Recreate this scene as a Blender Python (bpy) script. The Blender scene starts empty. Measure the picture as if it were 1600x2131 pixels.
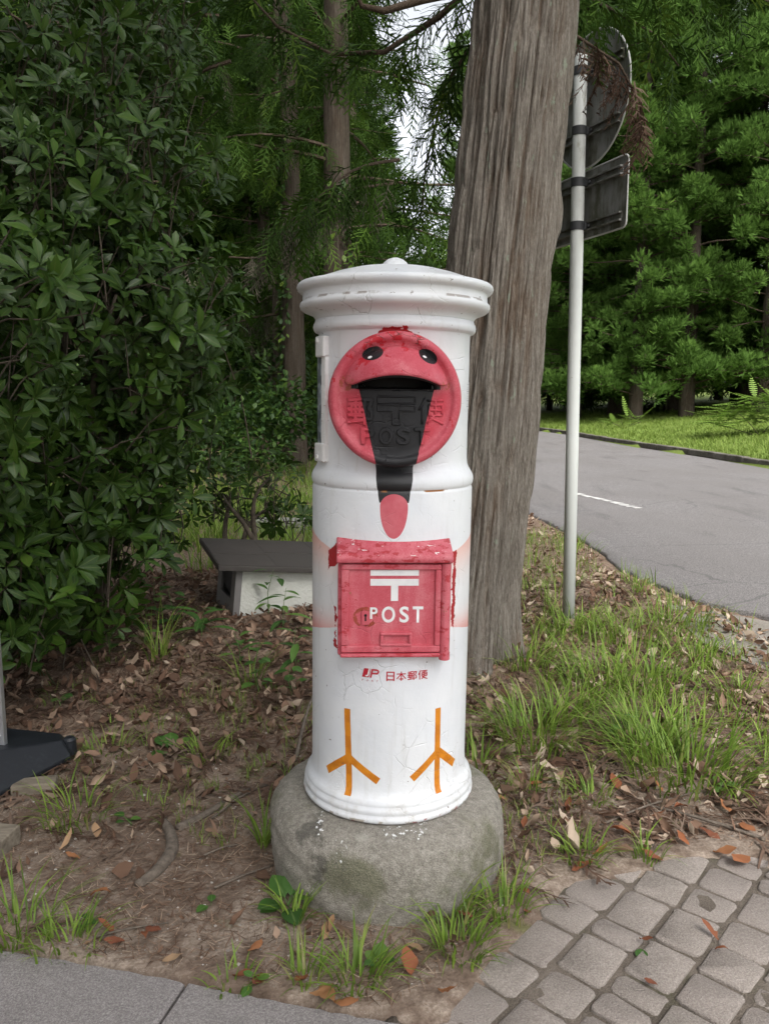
import bpy, math, random
import numpy as np
from mathutils import Vector, Matrix, Euler

R = math.radians
rnd = random.Random(7)
rng = np.random.default_rng(11)
scene = bpy.context.scene
COL = scene.collection

# ------------------------------------------------------------------ camera, sky, sun, exposure
cam_d = bpy.data.cameras.new('camera')
cam_d.sensor_fit = 'VERTICAL'
cam_d.sensor_height = 24.0
cam_d.lens = 24.0 * 1663 / 2131
cam_d.clip_start = 0.05
cam_d.clip_end = 500
cam = bpy.data.objects.new('camera', cam_d)
COL.objects.link(cam)
cam.location = (0, 0, 1.21)
cam.rotation_euler = (R(90 - 8), 0, 0)
scene.camera = cam

world = bpy.data.worlds.new('World')
scene.world = world
world.use_nodes = True
wn = world.node_tree
wn.nodes.clear()
sky = wn.nodes.new('ShaderNodeTexSky')
sky.sky_type = 'NISHITA'
sky.sun_disc = False
sky.sun_elevation = R(52)
sky.sun_rotation = R(165)
sky.air_density = 1.0
sky.dust_density = 4.0
sky.ozone_density = 1.0
hs = wn.nodes.new('ShaderNodeHueSaturation')
hs.inputs['Saturation'].default_value = 0.20
bgn = wn.nodes.new('ShaderNodeBackground')
bgn.inputs['Strength'].default_value = 0.15
wo = wn.nodes.new('ShaderNodeOutputWorld')
wn.links.new(sky.outputs[0], hs.inputs['Color'])
wn.links.new(hs.outputs[0], bgn.inputs['Color'])
wn.links.new(bgn.outputs[0], wo.inputs['Surface'])

sun_d = bpy.data.lights.new('sun', 'SUN')
sun_d.energy = 1.5
sun_d.angle = R(25)
sun_d.color = (1.0, 0.97, 0.92)
sun = bpy.data.objects.new('sun', sun_d)
COL.objects.link(sun)
# direction towards the sun: right of and behind the camera
sdir = Vector((math.sin(R(165)) * math.cos(R(52)), math.cos(R(165)) * math.cos(R(52)), math.sin(R(52))))
sun.rotation_euler = sdir.to_track_quat('Z', 'Y').to_euler()

scene.view_settings.view_transform = 'Standard'
scene.view_settings.look = 'None'
scene.view_settings.exposure = 1.17
scene.view_settings.gamma = 1.0
scene.render.engine = 'CYCLES'
scene.cycles.max_bounces = 4
scene.cycles.diffuse_bounces = 3
scene.cycles.glossy_bounces = 2
scene.cycles.transmission_bounces = 3
scene.cycles.use_denoising = True
scene.cycles.adaptive_threshold = 0.02

# ------------------------------------------------------------------ numpy noise
_LAT = rng.random((256, 256))
def vnoise(u, v, pu=256):
    iu = np.floor(u).astype(int); iv = np.floor(v).astype(int)
    fu = u - iu; fv = v - iv
    fu = fu * fu * (3 - 2 * fu); fv = fv * fv * (3 - 2 * fv)
    a = _LAT[(iu % pu) % 256, iv % 256]; b = _LAT[((iu + 1) % pu) % 256, iv % 256]
    c = _LAT[(iu % pu) % 256, (iv + 1) % 256]; d = _LAT[((iu + 1) % pu) % 256, (iv + 1) % 256]
    return (a * (1 - fu) + b * fu) * (1 - fv) + (c * (1 - fu) + d * fu) * fv
def fbm(u, v, o=4, pu=256):
    s = 0; a = 0.5
    for i in range(o):
        s = s + a * vnoise(u * 2 ** i + 17 * i, v * 2 ** i + 31 * i, pu * 2 ** i if pu < 256 else 256)
        a *= 0.5
    return s
def sstep(a, b, x):
    t = np.clip((x - a) / (b - a), 0, 1)
    return t * t * (3 - 2 * t)

# ------------------------------------------------------------------ mesh helpers
def mesh_np(name, V, F, smooth=False, tint=None, rib=None):
    V = np.ascontiguousarray(V, dtype=np.float32).reshape(-1, 3)
    F = np.ascontiguousarray(F, dtype=np.int32)
    me = bpy.data.meshes.new(name)
    k = F.shape[1]; n = F.shape[0]
    me.vertices.add(len(V)); me.vertices.foreach_set('co', V.ravel())
    me.loops.add(n * k); me.loops.foreach_set('vertex_index', F.ravel())
    me.polygons.add(n)
    me.polygons.foreach_set('loop_start', np.arange(0, n * k, k, dtype=np.int32))
    me.polygons.foreach_set('loop_total', np.full(n, k, dtype=np.int32))
    if smooth:
        me.polygons.foreach_set('use_smooth', np.ones(n, dtype=bool))
    for nm, arr in (('tint', tint), ('rib', rib)):
        if arr is not None:
            a = me.attributes.new(nm, 'FLOAT', 'POINT')
            a.data.foreach_set('value', np.ascontiguousarray(arr, dtype=np.float32).ravel())
    me.update(calc_edges=True)
    return me
def mesh_py(name, V, F, smooth=False):
    me = bpy.data.meshes.new(name)
    me.from_pydata([tuple(v) for v in V], [], [tuple(f) for f in F])
    if smooth:
        for p in me.polygons: p.use_smooth = True
    me.update()
    return me
class MB:
    """collects shapes that become ONE mesh"""
    def __init__(s): s.V = []; s.F = []
    def add(s, V, F):
        o = len(s.V); s.V += [tuple(v) for v in V]; s.F += [tuple(i + o for i in f) for f in F]; return s
    def box(s, c, d, rot=None):
        x, y, z = (q / 2 for q in d)
        V = [Vector(q) for q in ((-x,-y,-z),(x,-y,-z),(x,y,-z),(-x,y,-z),(-x,-y,z),(x,-y,z),(x,y,z),(-x,y,z))]
        if rot is not None: V = [rot @ v for v in V]
        V = [v + Vector(c) for v in V]
        return s.add(V, ((0,3,2,1),(4,5,6,7),(0,1,5,4),(1,2,6,5),(2,3,7,6),(3,0,4,7)))
    def lathe(s, prof, n=64, c=(0,0,0), a0=0, a1=2*math.pi, cap=False):
        full = abs(a1 - a0 - 2 * math.pi) < 1e-6
        m = n if full else n + 1
        V = []; F = []
        for r, z in prof:
            for i in range(m):
                a = a0 + (a1 - a0) * i / n
                V.append((c[0] + r * math.sin(a), c[1] - r * math.cos(a), c[2] + z))
        for j in range(len(prof) - 1):
            for i in range(n):
                k = (i + 1) % m
                F.append((j*m+i, j*m+k, (j+1)*m+k, (j+1)*m+i))
        if cap:
            F.append(tuple(range(m))[::-1]); F.append(tuple((len(prof)-1)*m + i for i in range(m)))
        return s.add(V, F)
    def tube(s, pts, rad, n=8, closed=False):
        V, F = tube(pts, rad, n, closed); return s.add(V, F)
    def build(s, name, m, parent=None, smooth=False, bevel=0, seg=2, loc=None):
        o = bpy.data.objects.new(name, mesh_py(name, s.V, s.F, smooth))
        return fin(o, m, parent, bevel, seg, loc)
def tube(pts, rad, n=8, closed=False):
    pts = [Vector(p) for p in pts]
    if not hasattr(rad, '__len__'): rad = [rad] * len(pts)
    V = []; F = []; N = len(pts); prev = None
    for i, p in enumerate(pts):
        a = pts[(i - 1) % N] if (i > 0 or closed) else p
        b = pts[(i + 1) % N] if (i < N - 1 or closed) else p
        t = (b - a).normalized()
        if prev is None:
            q = Vector((0, 0, 1)) if abs(t.z) < 0.9 else Vector((1, 0, 0))
            u = t.cross(q).normalized()
        else:
            u = (prev - t * prev.dot(t)).normalized()
        prev = u; w = t.cross(u)
        for k in range(n):
            an = 2 * math.pi * k / n
            V.append(p + (u * math.cos(an) + w * math.sin(an)) * rad[i])
    for i in range(N if closed else N - 1):
        j = (i + 1) % N
        for k in range(n):
            F.append((i*n+k, i*n+(k+1)%n, j*n+(k+1)%n, j*n+k))
    if not closed:
        F.append(tuple(range(n))[::-1]); F.append(tuple((N-1)*n+k for k in range(n)))
    return V, F
def fin(o, m, parent=None, bevel=0, seg=2, loc=None):
    COL.objects.link(o)
    if m is not None:
        o.data.materials.clear(); o.data.materials.append(m)
    if parent is not None: o.parent = parent
    if loc is not None: o.location = loc
    if bevel:
        b = o.modifiers.new('bevel', 'BEVEL'); b.width = bevel; b.segments = seg; b.limit_method = 'ANGLE'; b.angle_limit = R(35)
        for p in o.data.polygons: p.use_smooth = True
        w = o.modifiers.new('wn', 'WEIGHTED_NORMAL'); w.keep_sharp = True
    return o
def obj(name, me, m, parent=None, loc=None, rot=None):
    o = bpy.data.objects.new(name, me)
    fin(o, None, parent, loc=loc)
    if m is not None and not me.materials: me.materials.append(m)
    if rot is not None: o.rotation_euler = rot
    return o
def tag(o, label, cat, group=None):
    o['label'] = label; o['category'] = cat
    if group: o['group'] = group
    return o
def struct(o): o['kind'] = 'structure'; return o
def stuff(o): o['kind'] = 'stuff'; return o
def empty(name, loc=(0,0,0), rot=(0,0,0)):
    o = bpy.data.objects.new(name, None); COL.objects.link(o)
    o.empty_display_size = 0.05; o.location = loc; o.rotation_euler = rot; return o

def rot_from_dir(D, roll=None):
    """(n,3) directions -> (n,3,3) matrices whose local Y axis is D, Z roughly up"""
    D = D / np.linalg.norm(D, axis=1, keepdims=True)
    up = np.tile(np.array([0., 0., 1.]), (len(D), 1))
    par = np.abs(D[:, 2]) > 0.97
    up[par] = (1., 0., 0.)
    X = np.cross(D, up); X /= np.linalg.norm(X, axis=1, keepdims=True)
    Z = np.cross(X, D)
    if roll is not None:
        c = np.cos(roll)[:, None]; s_ = np.sin(roll)[:, None]
        X, Z = X * c + Z * s_, Z * c - X * s_
    return np.stack([X, D, Z], axis=2)
def scatter(T, F, P, M, S, tint=None, rib=None):
    """instances of template T (n,3), F (m,k) joined to one array set"""
    T = np.asarray(T, float); F = np.asarray(F, int); P = np.asarray(P, float)
    S = np.asarray(S, float)
    if S.ndim == 1: S = S[:, None]
    L = T[None, :, :] * S[:, None, :]
    V = np.einsum('nij,nkj->nki', M, L) + P[:, None, :]
    FF = F[None, :, :] + (np.arange(len(P)) * len(T))[:, None, None]
    ti = None if tint is None else np.repeat(tint, len(T))
    ri = None if rib is None else np.tile(rib, len(P))
    return V.reshape(-1, 3), FF.reshape(-1, F.shape[1]), ti, ri
def join(parts):
    V = []; F = []; ti = []; o = 0
    for v, f, t in parts:
        V.append(v); F.append(f + o); ti.append(t); o += len(v)
    return np.concatenate(V), np.concatenate(F), np.concatenate(ti)
def rand_dirs(n, up=0.0):
    d = rng.normal(size=(n, 3)); d /= np.linalg.norm(d, axis=1, keepdims=True)
    d[:, 2] += up
    return d / np.linalg.norm(d, axis=1, keepdims=True)

# ------------------------------------------------------------------ shader helpers
class X:
    """a socket with arithmetic"""
    def __init__(s, g, k): s.g = g; s.k = k
    def _b(s, op, o, rev=False):
        return s.g.math(op, o, s) if rev else s.g.math(op, s, o)
    def __add__(s, o): return s._b('ADD', o)
    __radd__ = __add__
    def __sub__(s, o): return s._b('SUBTRACT', o)
    def __rsub__(s, o): return s._b('SUBTRACT', o, True)
    def __mul__(s, o): return s._b('MULTIPLY', o)
    __rmul__ = __mul__
    def __truediv__(s, o): return s._b('DIVIDE', o)
    def __abs__(s): return s.g.math('ABSOLUTE', s)
    def lt(s, o): return s._b('LESS_THAN', o)
    def gt(s, o): return s._b('GREATER_THAN', o)
    def mx(s, o): return s._b('MAXIMUM', o)
    def mn(s, o): return s._b('MINIMUM', o)
    def sq(s): return s * s
    def ss(s, a, b):
        n = s.g.nt.nodes.new('ShaderNodeMapRange'); n.interpolation_type = 'SMOOTHSTEP'
        s.g.nt.links.new(s.k, n.inputs[0]); n.inputs[1].default_value = a; n.inputs[2].default_value = b
        if a > b:
            n.inputs[1].default_value = b; n.inputs[2].default_value = a
            n.inputs[3].default_value = 1; n.inputs[4].default_value = 0
        return X(s.g, n.outputs[0])
class G:
    def __init__(s, name):
        s.m = bpy.data.materials.new(name); s.m.use_nodes = True
        s.nt = s.m.node_tree; s.b = s.nt.nodes['Principled BSDF']; s.out = s.nt.nodes['Material Output']
        s._v = {}
    def lk(s, v, sock):
        if isinstance(v, X): s.nt.links.new(v.k, sock)
        else: sock.default_value = v
    def math(s, op, *a):
        n = s.nt.nodes.new('ShaderNodeMath'); n.operation = op
        for i, v in enumerate(a): s.lk(v, n.inputs[i])
        return X(s, n.outputs[0])
    def coords(s, ref=None, kind='Object'):
        n = s.nt.nodes.new('ShaderNodeTexCoord')
        if ref is not None: n.object = ref
        return X(s, n.outputs[kind])
    def geo(s, out='Position'):
        n = s.nt.nodes.new('ShaderNodeNewGeometry'); return X(s, n.outputs[out])
    def xyz(s, v):
        n = s.nt.nodes.new('ShaderNodeSeparateXYZ'); s.lk(v, n.inputs[0])
        return tuple(X(s, n.outputs[i]) for i in range(3))
    def vec(s, x, y, z):
        n = s.nt.nodes.new('ShaderNodeCombineXYZ')
        for i, v in enumerate((x, y, z)): s.lk(v, n.inputs[i])
        return X(s, n.outputs[0])
    def noise(s, v, scale, detail=3, rough=0.5, dist=0.0):
        n = s.nt.nodes.new('ShaderNodeTexNoise')
        s.lk(v, n.inputs['Vector']); n.inputs['Scale'].default_value = scale
        n.inputs['Detail'].default_value = detail; n.inputs['Roughness'].default_value = rough
        n.inputs['Distortion'].default_value = dist
        return X(s, n.outputs[0])
    def voro(s, v, scale, feature='F1', out=0, rand=1.0):
        n = s.nt.nodes.new('ShaderNodeTexVoronoi'); n.feature = feature
        s.lk(v, n.inputs['Vector']); n.inputs['Scale'].default_value = scale; n.inputs['Randomness'].default_value = rand
        return X(s, n.outputs[out])
    def vmul(s, v, t):
        n = s.nt.nodes.new('ShaderNodeVectorMath'); n.operation = 'MULTIPLY'; s.lk(v, n.inputs[0]); n.inputs[1].default_value = t
        return X(s, n.outputs[0])
    def attr(s, name):
        n = s.nt.nodes.new('ShaderNodeAttribute'); n.attribute_name = name; return X(s, n.outputs['Fac'])
    def orand(s):
        n = s.nt.nodes.new('ShaderNodeObjectInfo'); return X(s, n.outputs['Random'])
    def mix(s, f, a, b):
        n = s.nt.nodes.new('ShaderNodeMix'); n.data_type = 'RGBA'
        s.lk(f, n.inputs[0])
        for v, i in ((a, 6), (b, 7)):
            if isinstance(v, X): s.nt.links.new(v.k, n.inputs[i])
            else: n.inputs[i].default_value = (*v, 1)
        return X(s, n.outputs[2])
    def ramp(s, f, stops):
        n = s.nt.nodes.new('ShaderNodeValToRGB'); cr = n.color_ramp
        while len(cr.elements) < len(stops): cr.elements.new(0.5)
        for e, (p, c) in zip(cr.elements, stops): e.position = p; e.color = (*c, 1)
        s.lk(f, n.inputs[0]); return X(s, n.outputs[0])
    def bump(s, h, strength=0.5, dist=0.01, normal=None):
        n = s.nt.nodes.new('ShaderNodeBump'); n.inputs['Strength'].default_value = strength; n.inputs['Distance'].default_value = dist
        s.lk(h, n.inputs['Height'])
        if normal is not None: s.lk(normal, n.inputs['Normal'])
        return X(s, n.outputs[0])
    def done(s, color=None, rough=None, normal=None, metal=0.0, spec=0.5):
        if color is not None:
            if isinstance(color, X): s.nt.links.new(color.k, s.b.inputs['Base Color'])
            else: s.b.inputs['Base Color'].default_value = (*color, 1)
        if rough is not None: s.lk(rough, s.b.inputs['Roughness'])
        if normal is not None: s.lk(normal, s.b.inputs['Normal'])
        s.b.inputs['Metallic'].default_value = metal
        s.b.inputs['Specular IOR Level'].default_value = spec
        return s.m
    def translucent(s, color, fac):
        t = s.nt.nodes.new('ShaderNodeBsdfTranslucent'); s.lk(color, t.inputs['Color']) if isinstance(color, X) else None
        mx = s.nt.nodes.new('ShaderNodeMixShader'); mx.inputs[0].default_value = fac
        s.nt.links.new(s.b.outputs[0], mx.inputs[1]); s.nt.links.new(t.outputs[0], mx.inputs[2])
        s.nt.links.new(mx.outputs[0], s.out.inputs['Surface'])
        return s.m

def leaf_mat(name, stops, rough=0.45, trans=0.25, ribcol=None, spec=0.4, obj_random=False):
    g = G(name)
    t = g.orand() if obj_random else g.attr('tint')
    n = g.noise(g.geo(), 9.0, 2)
    c = g.ramp(t * 0.86 + n * 0.14, stops)
    if ribcol is not None:
        c = g.mix(g.attr('rib').ss(0.14, 0.04) * 0.8, c, ribcol)
    g.done(c, rough, spec=spec)
    return g.translucent(c, trans)

# ================================================================== THE SETTING
def poly_at(tab):
    a = np.array(tab, float)
    return lambda y: np.interp(y, a[:, 0], a[:, 1])
road_l = poly_at([(-40,3.4),(2.5,3.2),(3.5,2.7),(4.0,2.36),(4.38,2.17),(4.72,1.95),(5.0,1.85),(5.65,1.72),(6.5,1.74),(7.06,1.72),(8,1.62),(12,1.3),(20,1.0),(40,-0.4),(80,-14)])
road_r = poly_at([(-40,7.2),(10,6.9),(14,6.78),(17,6.7),(21,6.4),(28,6.3),(31,6.03),(45,3.6),(80,-8)])
def d_pave(x, y):
    d1 = (x - .066) * .784 - (y - 1.435) * .62
    d2 = 1.99 - y + 0.05 * np.sin(x * 9)
    return np.minimum(d1, d2)
def d_slab(x, y):
    return -((x + .855) * .237 + (y - 1.625) * .971)
def gz(x, y):
    x = np.asarray(x, float); y = np.asarray(y, float)
    r2 = np.hypot(x, y)
    z = 0.05 * (fbm(x * 1.3 + 40, y * 1.3 + 40, 3) - 0.45) + 0.022 * (fbm(x * 9 + 9, y * 9 + 70, 3) - 0.45)
    near = sstep(0.0, 0.5, np.hypot(x - 0.01, y - 2.0) - 0.25)
    z = z * (0.35 + 0.65 * near)
    z = z + 0.07 * np.exp(-(((x + 0.35) / 0.55) ** 2 + ((y - 3.95) / 0.45) ** 2))
    z = z + 0.08 * np.exp(-(((x - 0.30) / 0.45) ** 2 + ((y - 3.5) / 0.45) ** 2))
    z = z + 0.55 * sstep(6, 22, y) * sstep(1.0, -3.0, x) + 0.10 * np.clip(-x - 2, 0, 30) * sstep(2, 8, y)
    dp = d_pave(x, y)
    z = z * (1 - sstep(-0.06, 0.05, dp)) + sstep(-.10, -0.01, dp) * 0.010 - sstep(0.0, 0.13, dp + 0.05 * (fbm(x * 6, y * 6, 2) - 0.4)) * 0.028
    ds = d_slab(x, y)
    left = sstep(0.16, 0.10, x)
    z = z * (1 - sstep(-0.08, 0.0, ds) * left) + 0.004 * sstep(-0.08, -0.02, ds) * left - 0.075 * sstep(-0.004, 0.012, ds) * left
    # road bed, bank beyond it
    dl = x - road_l(y); dr = x - road_r(y)
    sid = sstep(-0.5, -0.05, dl)
    z = z * (1 - sid) - 0.022 * sid
    z = np.where(dl > 0.0, -0.022 - 0.05 * sstep(0.0, 0.1, dl), z)
    bank = 0.10 + 0.085 * np.clip(dr, 0, 9) + 0.05 * np.clip(dr - 9, 0, 60) + 0.10 * (fbm(x * 0.9, y * 0.9, 3) - 0.45)
    z = np.where(dr > 0.06, bank, z)
    return z
def gz1(x, y): return float(gz(np.array([x]), np.array([y]))[0])

def warp(a, b, c, n, fine):
    t = np.linspace(-1, 1, n)
    s_ = np.sinh(t * fine) / np.sinh(fine)
    return np.where(s_ < 0, c + s_ * (c - a), c + s_ * (b - c))
gx = warp(-70, 70, 0.1, 330, 4.6)
gy = warp(-40, 110, 2.3, 370, 4.6)
# extra lines where the slab edge and the kerb bank break
gx = np.sort(gx); gy = np.sort(gy)
XX, YY = np.meshgrid(gx, gy)
ZZ = gz(XX, YY)
nx, ny = len(gx), len(gy)
idx = np.arange(nx * ny).reshape(ny, nx)
GF = np.stack([idx[:-1, :-1], idx[:-1, 1:], idx[1:, 1:], idx[1:, :-1]], -1).reshape(-1, 4)
GV = np.stack([XX, YY, ZZ], -1).reshape(-1, 3)

g = G('forest_floor')
P = g.geo()
px, py, pz = g.xyz(P)
n1 = g.noise(P, 2.3, 4, 0.6); n2 = g.noise(P, 22, 4, 0.65); n3 = g.noise(P, 140, 3, 0.7); n4 = g.noise(P, 1.1, 3)
v1 = g.voro(P, 46); v2 = g.voro(g.vmul(P, (1, 0.45, 1)), 70)
soil = g.ramp(n2 * 0.6 + n3 * 0.4, [(0.25, (0.075, 0.052, 0.038)), (0.5, (0.165, 0.120, 0.092)), (0.75, (0.30, 0.235, 0.19))])
sand = g.ramp(n3, [(0.3, (0.19, 0.15, 0.115)), (0.6, (0.36, 0.295, 0.24)), (0.8, (0.50, 0.44, 0.38))])
c = g.mix((n1 + n2 * 0.35).ss(0.62, 0.80) * 0.75, soil, sand)
litter = g.ramp(v2 + n3 * 0.3, [(0.1, (0.06, 0.038, 0.028)), (0.45, (0.14, 0.092, 0.066)), (0.9, (0.26, 0.19, 0.14))])
c = g.mix(py.ss(2.2, 3.0) * n2.ss(0.3, 0.55), c, litter)
moss = g.ramp(n3, [(0.3, (0.05, 0.075, 0.012)), (0.7, (0.13, 0.16, 0.035))])
c = g.mix(g.noise(P, 3.3, 4, 0.6).ss(0.60, 0.70) * 0.6, c, moss)
lawn = g.ramp(n2 * 0.5 + n3 * 0.5, [(0.3, (0.09, 0.125, 0.028)), (0.55, (0.15, 0.20, 0.045)), (0.75, (0.23, 0.26, 0.08))])
c = g.mix((px.gt(5.4) * py.lt(32)).mx(px.gt(1.5) * py.gt(31)) * (px - py * 0.0).lt(90), c, lawn)
grit = g.voro(P, 260)
c = g.mix(grit.lt(0.18) * n2.ss(0.5, 0.6) * 0.7, c, (0.42, 0.38, 0.34))
h = n2 * 0.6 + n3 * 0.3 + v1 * 0.3
M_ground = g.done(c, 0.95, g.bump(h, 0.9, 0.012), spec=0.15)
ground = struct(obj('ground', mesh_np('ground', GV, GF, True), M_ground))

# ---- road
def M_asphalt_make():
    g = G('asphalt')
    P = g.geo(); px, py, pz = g.xyz(P)
    n1 = g.noise(P, 0.55, 3); n2 = g.noise(P, 95, 3, 0.75); n3 = g.noise(g.vmul(P, (1, 0.25, 1)), 2.5, 3)
    v = g.voro(P, 190)
    c = g.ramp(n2 * 0.7 + v * 0.35, [(0.30, (0.045, 0.043, 0.044)), (0.5, (0.135, 0.128, 0.127)), (0.70, (0.36, 0.34, 0.335))])
    c = g.mix(n1.ss(0.35, 0.65) * 0.5, c, (0.15, 0.138, 0.132))
    c = g.mix(n3.ss(0.55, 0.75) * 0.35, c, (0.06, 0.057, 0.056))
    cr = g.voro(g.vec(px + g.noise(P, 3, 3) * 0.5, py, pz), 0.55, 'DISTANCE_TO_EDGE')
    crm = cr.lt(0.0035) * g.noise(P, 0.6, 2).ss(0.45, 0.55)
    c = g.mix(crm * 0.35, c, (0.05, 0.05, 0.05))
    return g.done(c, 0.88, g.bump(n2 + v * 0.7, 0.7, 0.006), spec=0.3)
M_asphalt = M_asphalt_make()
ys = np.concatenate([np.linspace(-30, 3, 30), np.linspace(3.03, 9, 220), np.linspace(9.3, 60, 90)])
nxr = 26
rv = []
jag = 0.030 * (fbm(ys * 5 + 3, ys * 0 + 2, 4) - 0.45) * 2 + 0.022 * (vnoise(ys * 37, ys * 0 + 5) - .5)
for j, y in enumerate(ys):
    xl = float(road_l(y)) + jag[j]; xr = float(road_r(y)) + 0.05
    rv.append((xl + 0.004, y, -0.09))
    rv.append((xl, y, -0.010))
    rv.append((xl + 0.012, y, 0.0))
    for i in range(1, nxr):
        t = i / (nxr - 1)
        x = xl + 0.012 + (xr - xl - 0.012) * t ** 1.3
        rv.append((x, y, 0.03 * math.sin(math.pi * t) + 0.0))
m_ = nxr + 2
rf = [(j*m_+i, j*m_+i+1, (j+1)*m_+i+1, (j+1)*m_+i) for j in range(len(ys)-1) for i in range(m_-1)]
struct(obj('road', mesh_np('road', np.array(rv), np.array(rf), True), M_asphalt))

# worn edge line: short broken flakes of paint
g = G('worn_road_paint')
g.done(g.mix(g.noise(g.geo(), 60, 3).ss(0.4, 0.6), (0.62, 0.61, 0.59), (0.42, 0.41, 0.40)), 0.8, spec=0.2)
M_line = g.m
mb = MB()
r2 = random.Random(5)
a = Vector((2.44, 10.15)); b = Vector((2.78, 8.75))
k = 0.0
while k < 1.0:
    L = r2.uniform(0.05, 0.16) * (1.0 if k < 0.75 else 0.4)
    c0 = a.lerp(b, k); c1 = a.lerp(b, min(k + L, 1.05))
    t = (b - a).normalized(); n_ = Vector((t.y, -t.x)); w0 = r2.uniform(0.03, 0.07); w1 = r2.uniform(0.03, 0.07); off = r2.uniform(-0.01, 0.01)
    def rz(q):
        xl = float(road_l(q.y)); xr = float(road_r(q.y)) + .05
        t_ = max((q.x - xl - .012) / (xr - xl - .012), 0) ** (1 / 1.3)
        return 0.03 * math.sin(math.pi * t_) + 0.005
    q = [c0 + n_ * (off - w0), c1 + n_ * (off - w1), c1 + n_ * (off + w1), c0 + n_ * (off + w0)]
    mb.add([(v.x, v.y, rz(v)) for v in q], [(0, 1, 2, 3)])
    k += L + r2.uniform(0.004, 0.03)
struct(mb.build('road_marking', M_line))

# far kerb of separate stones
def concrete(name, base, dark, sc=1.0, mossy=0.0, bumpd=0.004):
    g = G(name)
    P = g.geo(); n1 = g.noise(P, 5 * sc, 4, 0.6); n2 = g.noise(P, 150 * sc, 3, 0.75); v = g.voro(P, 240 * sc)
    c = g.mix((n1 * 0.5 + n2 * 0.5).ss(0.36, 0.64), dark, base)
    c = g.mix(v.lt(0.22) * n2.ss(0.45, 0.6) * 0.6, c, tuple(min(1, q * 1.7) for q in base))
    if mossy: c = g.mix(g.noise(P, 3.0 * sc, 4, 0.65).ss(0.52, 0.68) * mossy, c, (0.055, 0.07, 0.02))
    c = g.mix(g.orand() * 0.25, c, dark)
    return g.done(c, 0.9, g.bump(n2 + v * 0.5, 0.7, bumpd), spec=0.25)
M_kerb = concrete('kerb_concrete', (0.20, 0.185, 0.165), (0.07, 0.065, 0.05), 0.5, 0.5)
kv = MB()
kerb = None
yy = 8.0
rows = []
while yy < 44:
    x0 = float(road_r(yy)) + 0.06; y1 = yy + 0.6; x1 = float(road_r(y1)) + 0.06
    rows.append((x0, yy, x1, y1)); yy = y1
kb = MB()   # concrete bedding under the stones is the setting piece that carries them
for x0, y0, x1, y1 in rows:
    kb.add([(x0 - .02, y0, -.05), (x0 + .16, y0, -.05), (x1 + .16, y1, -.05), (x1 - .02, y1, -.05), (x0 - .02, y0, .005), (x0 + .16, y0, .005), (x1 + .16, y1, .005), (x1 - .02, y1, .005)],
           ((4,5,6,7),(0,1,5,4),(1,2,6,5),(3,0,4,7)))
kerb = struct(kb.build('kerb', M_kerb))
ks = MB().box((0, 0, 0.065), (0.15, 0.588, 0.13))
km = mesh_py('kerb_stone', ks.V, ks.F); km.materials.append(M_kerb)
for x0, y0, x1, y1 in rows:
    o = obj('kerb_stone', km, None, kerb, loc=((x0 + x1) / 2 + .07, (y0 + y1) / 2, r2.uniform(-.006, .006)), rot=(0, 0, math.atan2(-(x1 - x0), y1 - y0) + r2.uniform(-.008, .008)))
    bv = o.modifiers.new('bevel', 'BEVEL'); bv.width = 0.018; bv.segments = 2

# concrete apron beside the road
M_apron = concrete('apron_concrete', (0.30, 0.27, 0.235), (0.15, 0.135, 0.115), 1.0, 0.25)
ap = [(1.66, 4.64), (1.80, 4.60), (2.14, 4.25), (2.62, 3.66), (3.1, 2.6), (2.1, 2.7), (1.74, 3.42), (1.60, 3.90)]
mb = MB()
mb.add([(x, y, 0.0) for x, y in ap] + [(x, y, -.08) for x, y in ap], [tuple(range(8))[::-1]] + [(i, (i + 1) % 8, 8 + (i + 1) % 8, 8 + i) for i in range(8)])
struct(mb.build('apron', M_apron))

# block paving: bedding with separate tumbled pavers
M_bed = concrete('joint_sand', (0.21, 0.175, 0.145), (0.095, 0.078, 0.062), 1.6, 0.35, 0.008)
g = G('tumbled_paver')
P = g.geo(); n1 = g.noise(P, 9, 4, 0.6); n2 = g.noise(P, 230, 3, 0.8); v = g.voro(P, 330)
c = g.ramp(n2 * 0.75 + n1 * 0.25, [(0.28, (0.145, 0.124, 0.108)), (0.5, (0.275, 0.240, 0.213)), (0.72, (0.46, 0.41, 0.37))])
c = g.mix(g.orand() * 0.55, c, g.mix(n2, (0.18, 0.152, 0.138), (0.30, 0.262, 0.24)))
c = g.mix(v.lt(0.16) * 0.7, c, (0.5, 0.47, 0.45))
c = g.mix(n1.ss(0.56, 0.72) * 0.35, c, (0.115, 0.098, 0.085))
M_paver = g.done(c, 0.9, g.bump(n2 + v * 0.6 + n1 * 0.5, 0.8, 0.004), spec=0.2)
bx = np.linspace(-0.05, 2.3, 95); by = np.linspace(0.2, 2.05, 80)
BX, BY = np.meshgrid(bx, by)
dpv = d_pave(BX, BY)
BZv = np.where(dpv > -0.05, -0.009 + 0.014 * fbm(BX * 14, BY * 14, 3), -0.09)
bi = np.arange(BX.size).reshape(BX.shape)
BF = np.stack([bi[:-1, :-1], bi[:-1, 1:], bi[1:, 1:], bi[1:, :-1]], -1).reshape(-1, 4)
paving = struct(obj('paving', mesh_np('paving', np.stack([BX, BY, BZv], -1).reshape(-1, 3), BF, True), M_bed))
ROWW = 0.117
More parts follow.
